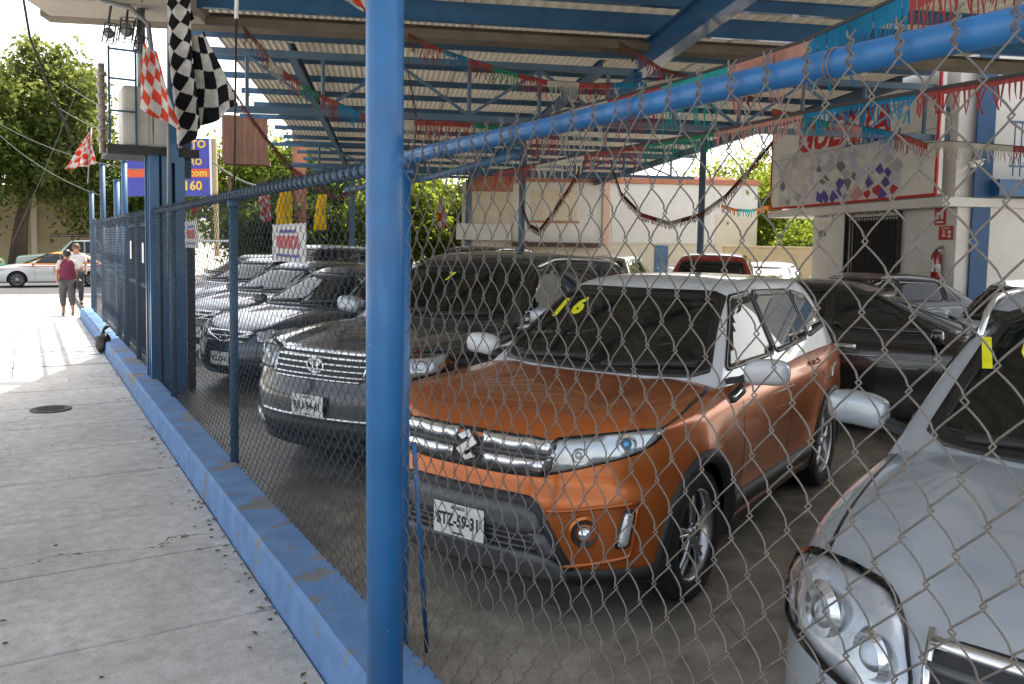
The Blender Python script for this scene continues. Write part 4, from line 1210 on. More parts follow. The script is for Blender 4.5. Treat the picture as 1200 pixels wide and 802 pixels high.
M_LEAFC = leafmat('leaf_olive', (.095, .125, .04), (.26, .29, .07))
def AB(a, b, z=0.0):      # lot axes: a runs away along the office wall, b across to the right
    return Vector((.3778 * a + .9259 * b, .9259 * a - .3778 * b, z))
def struct(name, V, F, m, smooth=False): return tag(mk(name, V, F, m, None, smooth), kind='structure')

# ---------------------------------------------------------------- ground
def slab(x0, x1, y0, y1, z1, z0, b=.006, bx=None):
    mb = MB(); mb.box(((x0 + x1) / 2, (y0 + y1) / 2, (z0 + z1) / 2), (x1 - x0, y1 - y0, z1 - z0), None, b); return mb
struct('ground', [(-500, -300, -.13), (500, -300, -.13), (500, 700, -.13), (-500, 700, -.13)], [(0, 1, 2, 3)], M_GROUND)
struct('road', [(-60, 29.6, -.10), (60, 29.6, -.10), (60, 46, -.10), (-60, 46, -.10)], [(0, 1, 2, 3)], M_ROAD)
V = [(1.27, -8, -.06), (60, -8, -.06), (60, 29.4, -.06), (1.27, 29.4, -.06)]
q = MB(); q.box((31.2, 10.7, -.06), (59.86, 37.4, .12)); tag(q.build('lot_floor', M_LOT), kind='structure')
sw = tag(mk('sidewalk', [(-6, -6, -.045), (1.03, -6, -.045), (1.03, 29.4, -.045), (-6, 29.4, -.045), (-6, 29.4, -.12), (1.03, 29.4, -.12)], [(0, 1, 2, 3), (3, 2, 5, 4)], mat('joint_dirt_and_shade', (.035, .03, .026), .95, noise=.4), None, False), kind='structure')
ys = [-3.0, -1.5, 0.0, 0.98, 1.95, 2.92, 3.885, 4.86, 5.825, 6.75, 7.7, 8.7, 9.75, 10.8, 11.85, 12.85]
ys += [12.85 + 1.1 * k for k in range(1, 16)]
for i, (a, b_) in enumerate(zip(ys, ys[1:])):
    w = .015 if i != 15 else .06  # one joint widened, its dark gap stands in for a shadow stripe
    for x0, x1 in ((-1.35, 1.012),) if b_ < 12 else ((-.18, 1.012), (-1.35, -.19)):
        mb = slab(x0, x1, a + w, b_ - w * .3, rnd.uniform(-.003, .003), -.05, .008)
        mb.build('paving_slab', M_SLAB, sw)
    mb = slab(-5.8, -1.36, a + w, b_ - w * .3, -.004, -.05, .008); mb.build('paving_slab', M_SLAB, sw)
# dry leaves, chips of cement and litter lying about
q = MB(); lm_ = [mat('dry_leaf', (.16, .10, .045), .9, noise=.4), mat('cement_crumb', (.40, .38, .35), .95, noise=.3), mat('gum_spot', (.06, .058, .055), .9)]
for k in range(420):
    nearkerb = rnd.random() < .6
    x = 1.0 - abs(rnd.gauss(0, .07)) if nearkerb else rnd.uniform(-1.6, 1.0); y = 1.8 + 16 * rnd.random() ** 1.5; t = rnd.random()
    if t < .25:
        a = rnd.uniform(0, 6.3); l = rnd.uniform(.012, .03); q.mi = 0
        q.add([(x - l * math.cos(a), y - l * math.sin(a), .006), (x + l * .4 * math.sin(a), y - l * .4 * math.cos(a), .010), (x + l * math.cos(a), y + l * math.sin(a), .007), (x - l * .4 * math.sin(a), y + l * .4 * math.cos(a), .012)], [(0, 1, 2, 3)])
    elif t < .8:
        q.mi = 1; r_ = rnd.uniform(.002, .007); q.ell((x, y, .003 + r_ * .4), (r_, r_ * .8, r_ * .6), 5, 3)
    else:
        q.mi = 2; r_ = rnd.uniform(.006, .016); q.ell((x, y, .004), (r_, r_ * .8, .0015), 7, 3)
tag(q.build('sidewalk_litter', lm_), 'scattered dry leaves and cement crumbs on the sidewalk', 'litter', kind='stuff')
# manhole cover set into the slabs
q = MB(); q.lathe([(0, .006), (.145, .006), (.15, .0055), (.155, .012), (.19, .012), (.195, .002)], c=(.19, 9.6, 0), n=28)
for k in range(-3, 4): q.box((.19, 9.6 + k * .035, .008), (.26 * math.sqrt(max(.05, 1 - (k / 4) ** 2)), .012, .004))
tag(q.build('manhole_cover', mat('cast_iron', (.09, .085, .08), .7, metal=.4, noise=.4, nscale=12, bump=.3)), 'small round iron manhole cover set in the grey sidewalk', 'manhole cover')
# kerb wall under the fence
kw = MB(); n = 62
for i in range(n):
    y0 = -1.5 + i * .36; y1 = y0 + .36
    j = rnd.uniform(-.004, .004); t = rnd.uniform(-.004, .004)
prof = [(1.013, -.06), (1.030, .175), (1.048, .197), (1.262, .200), (1.272, .19), (1.272, -.05)]
V = []; F = []
for i in range(160):
    y = -1.5 + i * .1395
    for x, z in prof: V.append((x + rnd.uniform(-.003, .003), y, z + rnd.uniform(-.003, .003)))
for i in range(159):
    for k in range(5): a = i * 6 + k; F.append((a, a + 1, a + 7, a + 6))
F.append(tuple(range(5, -1, -1))); F.append(tuple(159 * 6 + k for k in range(6)))
tag(mk('kerb_wall', V, F, M_KERB, None, False), 'low blue painted kerb wall under the chain link fence, paint worn off in patches', 'kerb')

# ---------------------------------------------------------------- chain link fence
def zigzag(z0, z1, step, amp, r, ph, top=True, n=5):
    pts = []; z = z0; k = 0
    while z < z1 + 1e-6:
        s = 1 if (k + ph) % 2 == 0 else -1
        if k: b_ = .0075 if s > 0 else -.0015; pts += [(b_ * .8, -s * amp * .45, z - step * .70), (b_, 0, z - step * .5), (b_ * .8, s * amp * .45, z - step * .30)]
        pts += [(.0035 * s, s * (amp - .003), z - .0075), (-.0035 * s, s * amp, z), (.0035 * s, s * (amp - .003), z + .0075)]
        z += step; k += 1
    mb = MB(); mb.tube(pts[1:-1], r, n, cap=False)
    if top:
        s = 1 if (k - 1 + ph) % 2 == 0 else -1; zt = z - step
        tw = [(.004 * math.cos(a), s * amp + .004 * math.sin(a), zt + .050 * a / 14) for a in np.linspace(0, 14, 16)]
        tw += [(.003, s * amp + .007 * (1 if ph else -1), zt + .060)]
        mb.tube(tw, r, n, cap=False)
    return mb
FX = 1.222
AMP, PITCH = .0262, .046
def wires(parent, y0, y1, stepz, ztop, r, m, maxn, x=FX, n=5):
    nz = int((ztop - .215) / stepz)
    protos = [zigzag(ztop - nz * stepz, ztop, stepz, AMP, r, ph, True, n) for ph in (0, 1)]
    ms = [p.build('wire', m, parent, True) for p in protos]
    k = 0; y = y0; extra = MB(); cnt = 0
    while y < y1:
        ph = k % 2
        if cnt < maxn:
            if cnt < 2: o = ms[ph]
            else:
                o = ms[ph].copy(); COL.objects.link(o)
            o.parent = parent; o.location = (x + rnd.uniform(-.0015, .0015), y, rnd.uniform(-.002, .002)); o.rotation_euler = (rnd.uniform(-.0012, .0012), 0, 0)
            cnt += 1
        else:
            extra.add([(vx + x, vy + y, vz) for vx, vy, vz in protos[ph].V], protos[ph].F)
        y += PITCH; k += 1
    if extra.V:
        tag(extra.build('wire_mesh', m, parent), kind='stuff')
fR = empty('chain_link_fence', (0, 0, 0), 0, 'near panel of chain link fence with blue top rail, right of the thick blue post', 'fence', 'chain link fence panels on the blue kerb')
wires(fR, .30, 2.80, .0605, 2.105, .0019, M_WIRE, 300, FX, 6)
q = MB(); q.tube([(1.262, y, 2.121 + .003 * math.sin(y * 2)) for y in np.arange(.1, 2.86, .2)] + [(1.262, 2.95, 2.112)], .0262, 20); q.build('top_rail', M_BLUEP, fR, True)
q = MB(); q.tube([(1.268, 2.93, .12), (1.262, 2.93, 2.06)], .026, 16); q.tube([(1.262, 2.93, 2.05), (1.262, 2.93, 2.075)], [.034, .034], 16); q.build('fence_post', M_BLUEP, fR, True)
q = MB(); q.tube([(1.30, 2.90, 1.0), (1.46, 3.10, .02)], .011, 8); q.build('brace', M_BLUEP, fR, True)
q = MB(); q.tube([(1.30, 3.7, 2.035), (1.31, 2.8, 2.035), (1.29, 2.15, 2.06)], .013, 10); q.build('brace', M_BLUED, fR, True)
for y in (.42, .97, 1.52, 2.07, 2.55):      # bands of tie wire holding the mesh to the rail
    q = MB(); q.tube([(1.258 + .0295 * math.cos(a), y + .0015 * a, 2.120 + .0295 * math.sin(a)) for a in np.linspace(0, 12.5, 30)] + [(1.222, y + .02, 2.09), (1.214, y + .024, 2.06)], .0016, 5)
    q.build('tie_wire', M_WIRE, fR, True)
fL = empty('chain_link_fence', (0, 0, 0), 0, 'long far run of chain link fence with painted blue rail along the sidewalk', 'fence', 'chain link fence panels on the blue kerb')
wires(fL, 2.87, 19.6, .0400, 2.085, .0018, M_WIREB, 300, FX, 4)
q = MB(); q.tube([(1.262, y, 2.100 + .005 * math.sin(y * 1.3)) for y in np.arange(2.86, 19.7, .4)], .028, 12); q.build('top_rail', M_BLUED, fL, True)
for y, h in ((5.95, 2.07), (8.75, 2.07), (11.7, 2.07), (14.6, 2.07), (17.2, 2.07), (19.55, 2.2)):
    q = MB(); q.tube([(1.262, y, .15), (1.262, y, h)], .030, 12); q.tube([(1.262, y, h - .05), (1.262, y, h)], .040, 12); q.build('fence_post', M_BLUED, fL, True)
# twists of wire round the rail (the lumpy look of the far rail)
q = MB()
for k in range(180):
    y = 2.9 + k * .092
    q.tube([(1.262 + .034 * math.cos(a), y + .01 * a / 6, 2.100 + .034 * math.sin(a)) for a in np.linspace(2, 8.2, 8)], .0045, 4, cap=False)
tag(q.build('tie_wires', M_WIREB, fL), kind='stuff')
# thick column standing on the sidewalk against the kerb
q = MB(); q.tube([(.955, 2.33, -.02), (.945, 2.345, 2.0), (.935, 2.36, 5.2)], .0575, 32); 
o = q.build('steel_post', M_BLUEP, None, True); tag(o, 'thick round blue steel post in the foreground in front of the fence', 'post')
# tall posts of the gate further along
for i, (y, h, r, lb) in enumerate(((14.05, 2.98, .045, 'tall thin blue pole beside the gate, second from the blue column'), (15.3, 2.76, .05, 'thick short blue gate pole with white cap, just past the blue column'), (18.2, 3.25, .05, 'tallest thin blue pole near the far end of the fence'), (21.4, 2.85, .05, 'farthest thin blue pole at the end of the fence'))):
    q = MB(); q.tube([(1.34, y, 0), (1.34, y, h)], r, 12)
    q.tube([(1.34, y, h), (1.34, y, h + .02)], r + .006, 12)
    tag(q.build('gate_pole', M_BLUE if i < 2 else M_BLUED, None, True), lb, 'pole', 'blue poles of the gate')
gt = empty('sliding_gate', (1.5, 17, 0), 0, 'dark steel mesh gate standing behind the far end of the fence', 'gate')
q = MB()
for z in (.1, 1.1, 2.0): q.bar((0, -6.2, z), (0, 3.6, z), .05)
q.build('gate_rail', M_BLUED, gt)
for k in range(8):
    q = MB(); q.bar((0, -6.2 + k * 1.4, .05), (0, -6.2 + k * 1.4, 2.03), .05); q.build('gate_upright', M_BLUED, gt)
q = MB()
for k in range(110): q.bar((.01, -6.2 + k * .089, .1), (.01, -6.2 + k * .089, 2.0), .010)
tag(q.build('gate_bars', mat('dark_brown_bars', (.05, .035, .028), .7, noise=.4), gt), kind='stuff')
for (y, z, w) in ((10.6, 1.62, .16), (11.9, 1.64, .16)):
    q = MB(); q.box((1.20, y, z), (.004, w, .24)); tag(q.build('paper_notice', M_SWHT), 'small white paper notice on the dark mesh, %s the blue column' % ('just past' if y < 11 else 'farther past'), 'notice', 'paper notices on the gate mesh')

# ---------------------------------------------------------------- canopy
cp = empty('canopy', (0, 0, 0), 0, 'blue steel canopy with corrugated roof sheets over the parked cars', 'canopy')
def sheet(a0, a1, b0, b1, z0, z1, pitch=.105, amp=.016, name='roof_sheet', hole=None):
    nr_ = int((b1 - b0) / pitch + .99); pitch = (b1 - b0) / nr_; nb = nr_ * 4; V = []; F = []
    for i, (a, z) in enumerate(((a0, z0), ((a0 + a1) / 2, (z0 + z1) / 2), (a1, z1))):
        for k in range(nb + 1):
            t = k % 4; V.append(AB(a, b0 + k * pitch / 4, z + (amp if t in (1, 2) else -amp)))
    m = nb + 1
    for i in range(2):
        for k in range(nb): F.append((i * m + k, i * m + m + k, i * m + m + k + 1, i * m + k + 1))
    return mk(name, V, F, M_SHEET, cp, False)
AF = 35.5
for b0, b1 in ((-2.65, 1.2), (1.2, 5.2), (5.2, 9.3)):
    for a0, a1 in ((10.5, 20), (20, 28), (28, AF)):
        z = lambda a: 5.02 - .010 * (a - 11)
        sheet(a0 - .05, a1 + .05, b0 - .02, b1 + .02, z(a0), z(a1) + .004 * (a0 > 11.5), .105, .022)
for i, a in enumerate([11.6, 13.1, 14.6, 16.1, 17.6, 19.2, 20.9, 22.6, 24.4, 26.2, 28.0, 30.0, 32.0, 33.8, 35.3]):
    z = 5.02 - .010 * (a - 11) - .022
    q = MB(); q.bar(AB(a, -3.0 if i % 3 else -3.6, z - .055), AB(a, 9.35, z - .055), .06, .11); q.build('purlin', M_BLUED if i else M_BLUE, cp)
for b_ in (-1.5, 3.45, 8.8):
    for a0, a1 in ((13.1, 24), (24, 35.3)):
        q = MB(); z0, z1 = 5.02 - .010 * (a0 - 11) - .26, 5.02 - .010 * (a1 - 11) - .26
        q.ibeam(AB(a0, b_, z0), AB(a1, b_, z1), .12, .20); q.build('rafter', M_BLUEG, cp)
# trusses: chords, uprights and diagonals
def truss(a, b0, b1, zl, zu, dx, m, w=.10, thin=.05):
    q = MB(); q.bar(AB(a, b0, zl), AB(a, b1, zl), w, w); q.build('truss_chord', m, cp)
    q = MB(); q.bar(AB(a, b0, zu), AB(a, b1, zu), w, w); q.build('truss_chord', m, cp)
    k = 0; b = b0 + .95
    while b < b1:
        q = MB(); q.bar(AB(a, b, zl + w / 2), AB(a, b, zu - w / 2), thin); q.build('truss_upright', m, cp)
        if b + dx < b1:
            q = MB()
            if k % 2 == 0: q.bar(AB(a, b, zu - w / 2), AB(a, b + dx, zl + w / 2), thin * .9)
            else: q.bar(AB(a, b, zl + w / 2), AB(a, b + dx, zu - w / 2), thin * .9)
            q.build('truss_strut', m, cp)
        b += dx; k += 1
truss(13.1, -3.1, 10.45, 3.80, 4.66, 1.14, M_BLUEG)
truss(24.0, -2.9, 9.3, 3.95, 4.6, 1.5, M_BLUED, .09)
# near roof over the fence and the sidewalk
for b0, b1 in ((-4.0, 0.53), (.5, 4.93), (4.9, 9.33), (9.3, 12.6)):  # last bay unseen, added to shade the office; rear stops short to admit skylight
    sheet(1.6, 10.75, b0, b1, 4.87, 4.735, .20, .032)
for i, a in enumerate((10.05, 9.25, 7.9, 6.5, 5.0, 3.5, 1.8)):
    zt = 4.98 - .24 * (a + 6) / 16.3 - .03
    h = .15 if i else .24
    q = MB(); q.ibeam(AB(a, -4.0, zt - h / 2), AB(a, 12.6, zt - h / 2), .09, h) if i else q.bar(AB(a, -3.6, zt - h / 2), AB(a, 12.6, zt - h / 2), .07, h)
    q.build('purlin', M_BLUE, cp)
for b_ in (3.4, 9.6):
    q = MB(); zr = lambda a: 4.98 - .24 * (a + 6) / 16.3 - .42
    q.ibeam(AB(1.6, b_, zr(1.6)), AB(11.0, b_, zr(11)), .20, .36, .02); q.build('rafter', M_BLUE, cp)
q = MB(); q.bar(AB(11.0, 3.4, 4.15), AB(13.1, 3.4, 3.9), .12, .2); q.build('rafter', M_BLUE, cp)
q = MB(); q.bar(AB(10.62, -4.06, 4.44), AB(10.62, 12.6, 4.44), .30, .11); q.bar(AB(10.76, -4.06, 4.54), AB(10.76, 12.6, 4.54), .03, .14); q.build('gutter', M_GUTTER, cp)
q = MB(); q.bar(AB(10.2, -3.95, 4.53), AB(10.2, -2.2, 4.53), .95, .28); q.build('fascia', mat('beige_fascia', (.42, .38, .32), .8, noise=.25, nscale=2), cp)
q = MB(); q.bar(AB(9.68, -3.6, 4.62), AB(9.68, -2.2, 4.62), .06, .09); q.build('bracket', M_BLUED, cp)
# columns
def hcol(a, b, z0, z1, w, m, name='column', lab=None):
    q = MB(); p = AB(a, b)
    for s in (-1, 1):
        q.box((p.x + s * w * .3, p.y - s * w * .05, (z0 + z1) / 2), (w * .22, w * .75, z1 - z0), Matrix.Rotation(R(-22), 3, 'Z'))
    q.box((p.x, p.y, (z0 + z1) / 2), (w * .55, w * .4, z1 - z0), Matrix.Rotation(R(-22), 3, 'Z'))
    return q.build(name, m, cp)
for (x, y, r) in ((10.52, 17.13, .085), (14.32, 14.86, .085)):
    q = MB(); q.tube([(x, y, 0), (x, y, 4.75)], r, 12); q.build('column', M_BLUEG, cp, True)
for b_ in (-1.5, 3.45, 8.8):
    q = MB(); p = AB(35.2, b_); q.box((p.x, p.y, 2.3), (.2, .2, 4.6)); q.build('column', M_BLUEG, cp)
p = AB(12.9, 10.15); q = MB()
rot = Matrix.Rotation(R(-22), 3, 'Z')
q.box((p.x, p.y, 2.6), (.13, .30, 5.2), rot); q.box(AB(12.72, 10.15, 2.6), (.34, .035, 5.2), rot); q.box(AB(13.06, 10.15, 2.6), (.34, .035, 5.2), rot); q.build('column', chips(mat('deep_blue_column_paint', (.012, .07, .19), .5, noise=.25, nscale=4)) or MATS['deep_blue_column_paint'], cp)
# the heavy column beside the fence that carries the roof and the cabinet deck
q = MB()
for dx in (-.15, -.02, .12): q.box((1.40 + dx, 9.95, 1.36), (.10, .05, 2.72)); q.box((1.40 + dx, 10.1, 1.36), (.02, .3, 2.72)); q.box((1.40 + dx, 10.25, 1.36), (.12, .05, 2.72))
q.box((1.40, 10.1, 1.36), (.40, .03, 2.70)); q.box((1.46, 9.96, 3.6), (.10, .05, 1.9)); q.box((1.46, 10.08, 3.6), (.02, .2, 1.9))
q.build('column', M_BLUE, cp)
q = MB(); q.box((1.68, 10.3, .95), (.09, .16, 1.9)); q.build('column', mat('dark_steel', (.03, .035, .045), .6, noise=.3), cp)
q = MB(); q.box((1.60, 10.2, 3.6), (.16, .12, 2.2)); q.build('column', M_BLUED, cp)

# cabinet deck
pf = empty('cabinet_deck', (1.25, 10.45, 2.75), 0, 'raised steel deck with a grey electrical cabinet and blue railing beside the column', 'platform')
q = MB(); q.box((-.03, 0, 0), (.85, .8, .05)); q.bar((-.45, -.4, .03), (.5, -.4, .03), .03, .10); q.bar((-.45, .4, .03), (.5, .4, .03), .03, .10); q.build('deck', M_IRON, pf)
q = MB(); q.box((.02, -.08, .40), (.62, .5, .70), None, .02); q.box((-.15, -.335, .40), (.24, .02, .60)); q.box((.17, -.335, .38), (.28, .02, .56)); q.build('cabinet', M_BOX, pf)
for x in (-.43, -.16):
    q = MB(); q.bar((x, -.38, .03), (x, -.38, 1.15), .022); q.build('railing_post', M_BLUED, pf)
for z in (.45, .8, 1.12):
    q = MB(); q.bar((-.43, -.38, z), (-.16, -.38, z), .02); q.build('railing_bar', M_BLUED, pf)
q = MB(); q.tube([(-.50, -.34, -.02), (-.50, -.34, .95)], .035, 8)
for k in range(7): q.tube([(-.50, -.34, .1 + k * .12), (-.50, -.34, .14 + k * .12)], .055, 8)
q.build('insulator_stack', M_CERAM, pf, True)
q = MB(); q.tube([(-.08, -.2, .6), (-.08, -.2, 1.7)], .045, 10); q.build('riser_pipe', M_STEEL, pf, True)
q = MB(); q.tube([(.02, -.3, -.1), (.02, -.32, 1.1), (-.02, -.33, 1.45), (-.2, -.33, 1.60), (-.5, -.33, 1.63), (-.62, -.33, 1.78), (-.63, -.33, 2.0)], .028, 8); q.build('conduit', M_STEEL, pf, True)
for i, (x, z) in enumerate(((-.42, 1.30), (-.24, 1.36), (-.12, 1.22))):
    w_ = empty('flood_lamp', (1.25 + x, 10.15, 2.75 + z), 0, ('wire caged lamp hanging leftmost in the cluster above the cabinet', 'caged round lamp in the middle of the cluster above the cabinet', 'small caged lamp lowest in the cluster above the cabinet')[i], 'lamp', 'caged lamps above the cabinet')
    s_ = (.8, 1, .7)[i]
    q = MB(); q.ell((0, 0, 0), (.07 * s_, .07 * s_, .08 * s_), 10, 8); q.build('globe', M_STEEL, w_, True)
    q = MB()
    for k in range(7):
        a = 2 * math.pi * k / 7; q.tube([(.09 * s_ * math.cos(a) + .03 * t, .09 * s_ * math.sin(a), (-.12 + .24 * t) * s_) for t in (0, .5, 1)], .006, 5)
    for t in (-.12, 0, .12): q.tube([(.095 * s_ * math.cos(a) + .03 * (t + .12) / .24, .095 * s_ * math.sin(a), t * s_) for a in np.linspace(0, 6.28, 13)[:-1]], .005, 4, closed=True)
    q.tube([(0, 0, .1), (.03, 0, .3)], .012, 6)
    q.build('cage', M_IRON, w_)
tr_ = empty('insulator_cluster', (1.10, 10.0, 4.62), 0, 'cluster of coiled porcelain insulators under the canopy edge at top left', 'insulator')
for k in range(3):
    q = MB()
    for j in range(8): q.tube([(-.1 + k * .16, .05 * k, -.16 + j * .045), (-.1 + k * .16, .05 * k, -.145 + j * .045)], .065, 10)
    q.tube([(-.1 + k * .16, .05 * k, -.22), (-.1 + k * .16, .05 * k, .25)], .025, 8); q.build('insulator_coil', M_CERAM, tr_, True)

# ---------------------------------------------------------------- office with the sign
of = empty('office_building', tuple(AB(12.7, 9.73)), 0, 'white two storey sales office with barred door and red framed sign', 'building')
def ob(name, a0, a1, b0, b1, z0, z1, m, bev=0, parent=None):
    q = MB(); c = AB((a0 + a1) / 2, (b0 + b1) / 2, (z0 + z1) / 2)
    q.box(c - Vector(of.location), (b1 - b0, a1 - a0, z1 - z0), Matrix.Rotation(R(-22.2), 3, 'Z'), bev)
    return q.build(name, m, parent or of)
ob('wall', 12.76, 14.27, 9.73, 12.5, 0, 2.58, M_STUC); ob('wall', 16.04, 17.55, 9.73, 12.5, 0, 2.58, M_STUC)
ob('wall', 14.27, 16.04, 9.85, 9.95, 0, 2.58, M_DARK); ob('wall', 14.27, 16.04, 9.735, 9.95, 2.42, 2.58, M_STUC)
ob('wall', 13.3, 17.4, 9.95, 12.4, 0, 2.5, M_DARK)
ob('ledge', 12.70, 19.2, 9.40, 12.5, 2.585, 2.75, M_STUC, .01)
ob('wall', 12.85, 19.1, 9.73, 12.5, 2.752, 6.4, M_STUC)
ob('wall', 12.95, 13.05, 9.95, 16.5, 0, 2.58, M_STUC); ob('wall', 13.4, 13.5, 9.95, 16.5, 2.9, 6.4, M_STUC)
dr = ob('door', 14.30, 16.0, 9.80, 9.84, .02, 2.40, M_DARK)
for k in range(17):
    ob('grille_bar', 14.30 + k * .106, 14.318 + k * .106, 9.66, 9.68, .1, 2.46, M_IRON, 0)
for z in (.12, 1.2, 2.40, 2.47): ob('grille_rail', 14.28, 16.05, 9.655, 9.685, z, z + .025, M_IRON)
for a in (14.22, 16.06): ob('grille_post', a, a + .04, 9.63, 9.69, .05, 2.60, M_IRON)
q = MB(); o0 = Vector(of.location)
for s in (1, -1):
    q.tube([AB(15.16 + s * (.9 - .9 * t), 9.67, 2.50 + .26 * t) - o0 for t in np.linspace(0, 1, 8)], .010, 5)
    for c_, r_ in ((.16, .10), (.42, .075)):
        q.tube([AB(15.16 + s * (c_ + r_ * (1 - a / 9) * math.cos(a)), 9.67, 2.60 + r_ * (1 - a / 9) * math.sin(a)) - o0 for a in np.linspace(0, 7, 22)], .008, 4)
q.build('grille_scroll', M_IRON, of)
# door knob, wall socket box, camera bracket plate
ob('socket_box', 12.80, 12.87, 9.70, 9.732, 1.42, 1.52, M_CREAM)
# balcony to the right
bc = empty('balcony', tuple(AB(12.4, 11.5)), 0, 'blue balcony slab with thin blue railing at the right edge', 'balcony')
def bb(name, a0, a1, b0, b1, z0, z1, m):
    q = MB(); c = AB((a0 + a1) / 2, (b0 + b1) / 2, (z0 + z1) / 2); q.box(c - Vector(bc.location), (b1 - b0, a1 - a0, z1 - z0), Matrix.Rotation(R(-22.2), 3, 'Z')); return q.build(name, m, bc)
bb('slab', 12.5, 13.4, 10.3, 15, 2.78, 3.06, M_BLUE)
bb('handrail', 12.33, 12.37, 10.35, 15, 3.98, 4.02, M_BLUE); bb('rail', 12.33, 12.37, 10.35, 15, 3.25, 3.28, M_BLUE)
for k in range(34): bb('baluster', 12.342, 12.358, 10.4 + k * .13, 10.416 + k * .13, 3.1, 3.98, M_BLUE)
# sign board
sg = empty('sign_board', tuple(AB(12.95, 9.42)), 0, 'large white sign with red frame and red lettering on the office front', 'sign')
so = Vector(sg.location)
def sp_(a0, a1, b0, b1, z0, z1, m, name, par=None):
    q = MB(); c = AB((a0 + a1) / 2, (b0 + b1) / 2, (z0 + z1) / 2) - so; q.box(c, (b1 - b0, a1 - a0, z1 - z0), Matrix.Rotation(R(-22.2), 3, 'Z')); return q.build(name, m, par or sg)
board = sp_(12.97, 19.15, 9.44, 9.56, 2.82, 5.15, M_SIGNW, 'board')
for n_, z0, z1 in (('frame_bar', 2.78, 2.83), ('frame_bar', 5.04, 5.10)): sp_(12.95, 19.17, 9.425, 9.46, z0, z1, M_SRED, n_)
for a in (12.94, 19.12): sp_(a, a + .05, 9.425, 9.46, 2.78, 5.10, M_SRED, 'frame_bar')
for z in (3.95, 4.55): sp_(12.97, 19.15, 9.434, 9.442, z, z + .012, M_STEEL, 'board_seam')
fr = lambda a, z, b=9.436: frame(AB(a, b, z) - so, AB(-1, 0), (0, 0, 1))
text_mesh('lettering', 'Autos', .42, M_SNAVY, sg, fr(15.45, 4.72), .004, .35, .004, width=1.9)
text_mesh('lettering', 'GUERRA', .88, M_SRED, sg, fr(16.15, 4.32), .030, .30, .004, width=3.5)
text_mesh('lettering', '.com / a la de al', .20, M_SNAVY, sg, fr(15.0, 4.02), .008, .25, .003, width=1.9)
# printed collage of flat coloured shapes under the name
pc = rnd
sc_ = [(.55, .54, .52), (.42, .41, .45), (.30, .29, .32), (.62, .60, .64), (.16, .15, .18), (.08, .06, .30), (.50, .48, .62), (.60, .59, .55), (.36, .34, .30), (.66, .64, .60)]
cm = [mat('print_%d' % i, c, .5) for i, c in enumerate(sc_)] + [M_SRED, mat('print_pink', (.55, .28, .24), .5)]
pts = []
for i in range(17):
    for j in range(5):
        pts.append((14.0 + (i + .5 + rnd.uniform(-.3, .3)) * .275, 2.86 + (j + .5 + rnd.uniform(-.3, .3)) * .205))
sp_(13.95, 18.75, 9.4365, 9.4395, 2.86, 4.08, mat('print_ground', (.56, .55, .56), .5), 'printed_ground')
q = MB()
for (a, z) in pts:
    row = (z - 2.86) / 1.03; xr_ = (18.6 - a) / 4.6
    poly = []; n = rnd.choice((4, 4, 5)); rr = rnd.uniform(.11, .22)
    for k in range(n): t = 2 * math.pi * k / n + rnd.uniform(-.4, .4); r__ = rr * rnd.uniform(.7, 1.25); poly.append((r__ * math.cos(t), r__ * .8 * math.sin(t)))
    if row < .16: q.mi = rnd.choice((5, 5, 4, 10, 11, 2, 9, 10) if xr_ > .45 else (4, 2, 5, 3, 6, 9))
    elif row < .5: q.mi = rnd.choice((5, 5, 3, 6, 4, 9, 2, 7, 1, 9) if .2 < xr_ else (9, 3, 4, 1))
    else: q.mi = rnd.choice((0, 1, 3, 6, 7, 8, 9, 9, 9, 4, 1))
    d = rnd.uniform(.001, .006)
    q.prism(poly, .001 + d, fr(a, max(2.92, z)))
tag(q.build('printed_collage', cm, sg), kind='stuff')
# safety signs, extinguisher, camera, small door sign
def osign(name, a0, a1, z0, z1, m, lab, cat, txt=None, tm=None, ts=.05, icon=None):
    c = AB((a0 + a1) / 2, 9.715, (z0 + z1) / 2); e = empty(name, tuple(c), 0, lab, cat)
    F_ = frame((0, 0, 0), AB(-1, 0), (0, 0, 1)); q = MB(); w, h = a1 - a0, z1 - z0
    q.V = []; q.box((0, 0, 0), (w, h, .01)); q.V = [tuple(F_ @ Vector(v)) for v in q.V]; q.build('plate', m, e)
    if txt: text_mesh('lettering', txt, ts, tm, e, F_ @ Matrix.Translation((0, h * .33, .007)), .001)
    if icon:
        for (x, y, ww, hh) in icon:
            q = MB(); q.box((x * w, y * h, .007), (ww * w, hh * h, .003)); q.V = [tuple(F_ @ Vector(v)) for v in q.V]; q.build('symbol', M_SWHT, e)
    return e
osign('safety_sign', 13.04, 13.32, 2.28, 2.62, M_SRED, 'red square safety sign high on the office wall, above the other red sign', 'sign', None, M_SWHT, .06, [(.2, .05, .22, .5), (-.2, 0, .22, .4), (0, -.35, .7, .08)])
osign('extinguisher_sign', 12.83, 13.19, 2.02, 2.26, M_SRED, 'red extinguisher sign with white arrow and flames, above the extinguisher', 'sign', 'EXTINTOR', M_SWHT, .045, [(-.12, 0, .10, .4), (-.12, -.2, .24, .16), (.28, .05, .22, .24), (.28, -.25, .22, .18)])
osign('door_sign', 16.75, 17.5, 2.44, 2.62, M_SIGNW, 'small white sign with blue lettering left of the barred door', 'sign', 'Oficina', M_SBLUE, .17)
osign('house_number', 17.0, 17.28, 2.12, 2.24, M_STEEL, 'small grey plate under the lettered door sign on the office wall', 'sign', '110', M_INK, .06)
ex = empty('fire_extinguisher', tuple(AB(13.1, 9.62, 1.33)), 0, 'red fire extinguisher hanging on the white office wall', 'fire extinguisher')
q = MB(); q.lathe([(0, 0), (.075, 0), (.085, .02), (.085, .40), (.06, .46), (.03, .49)], n=18); q.build('tank', M_RED, ex, True)
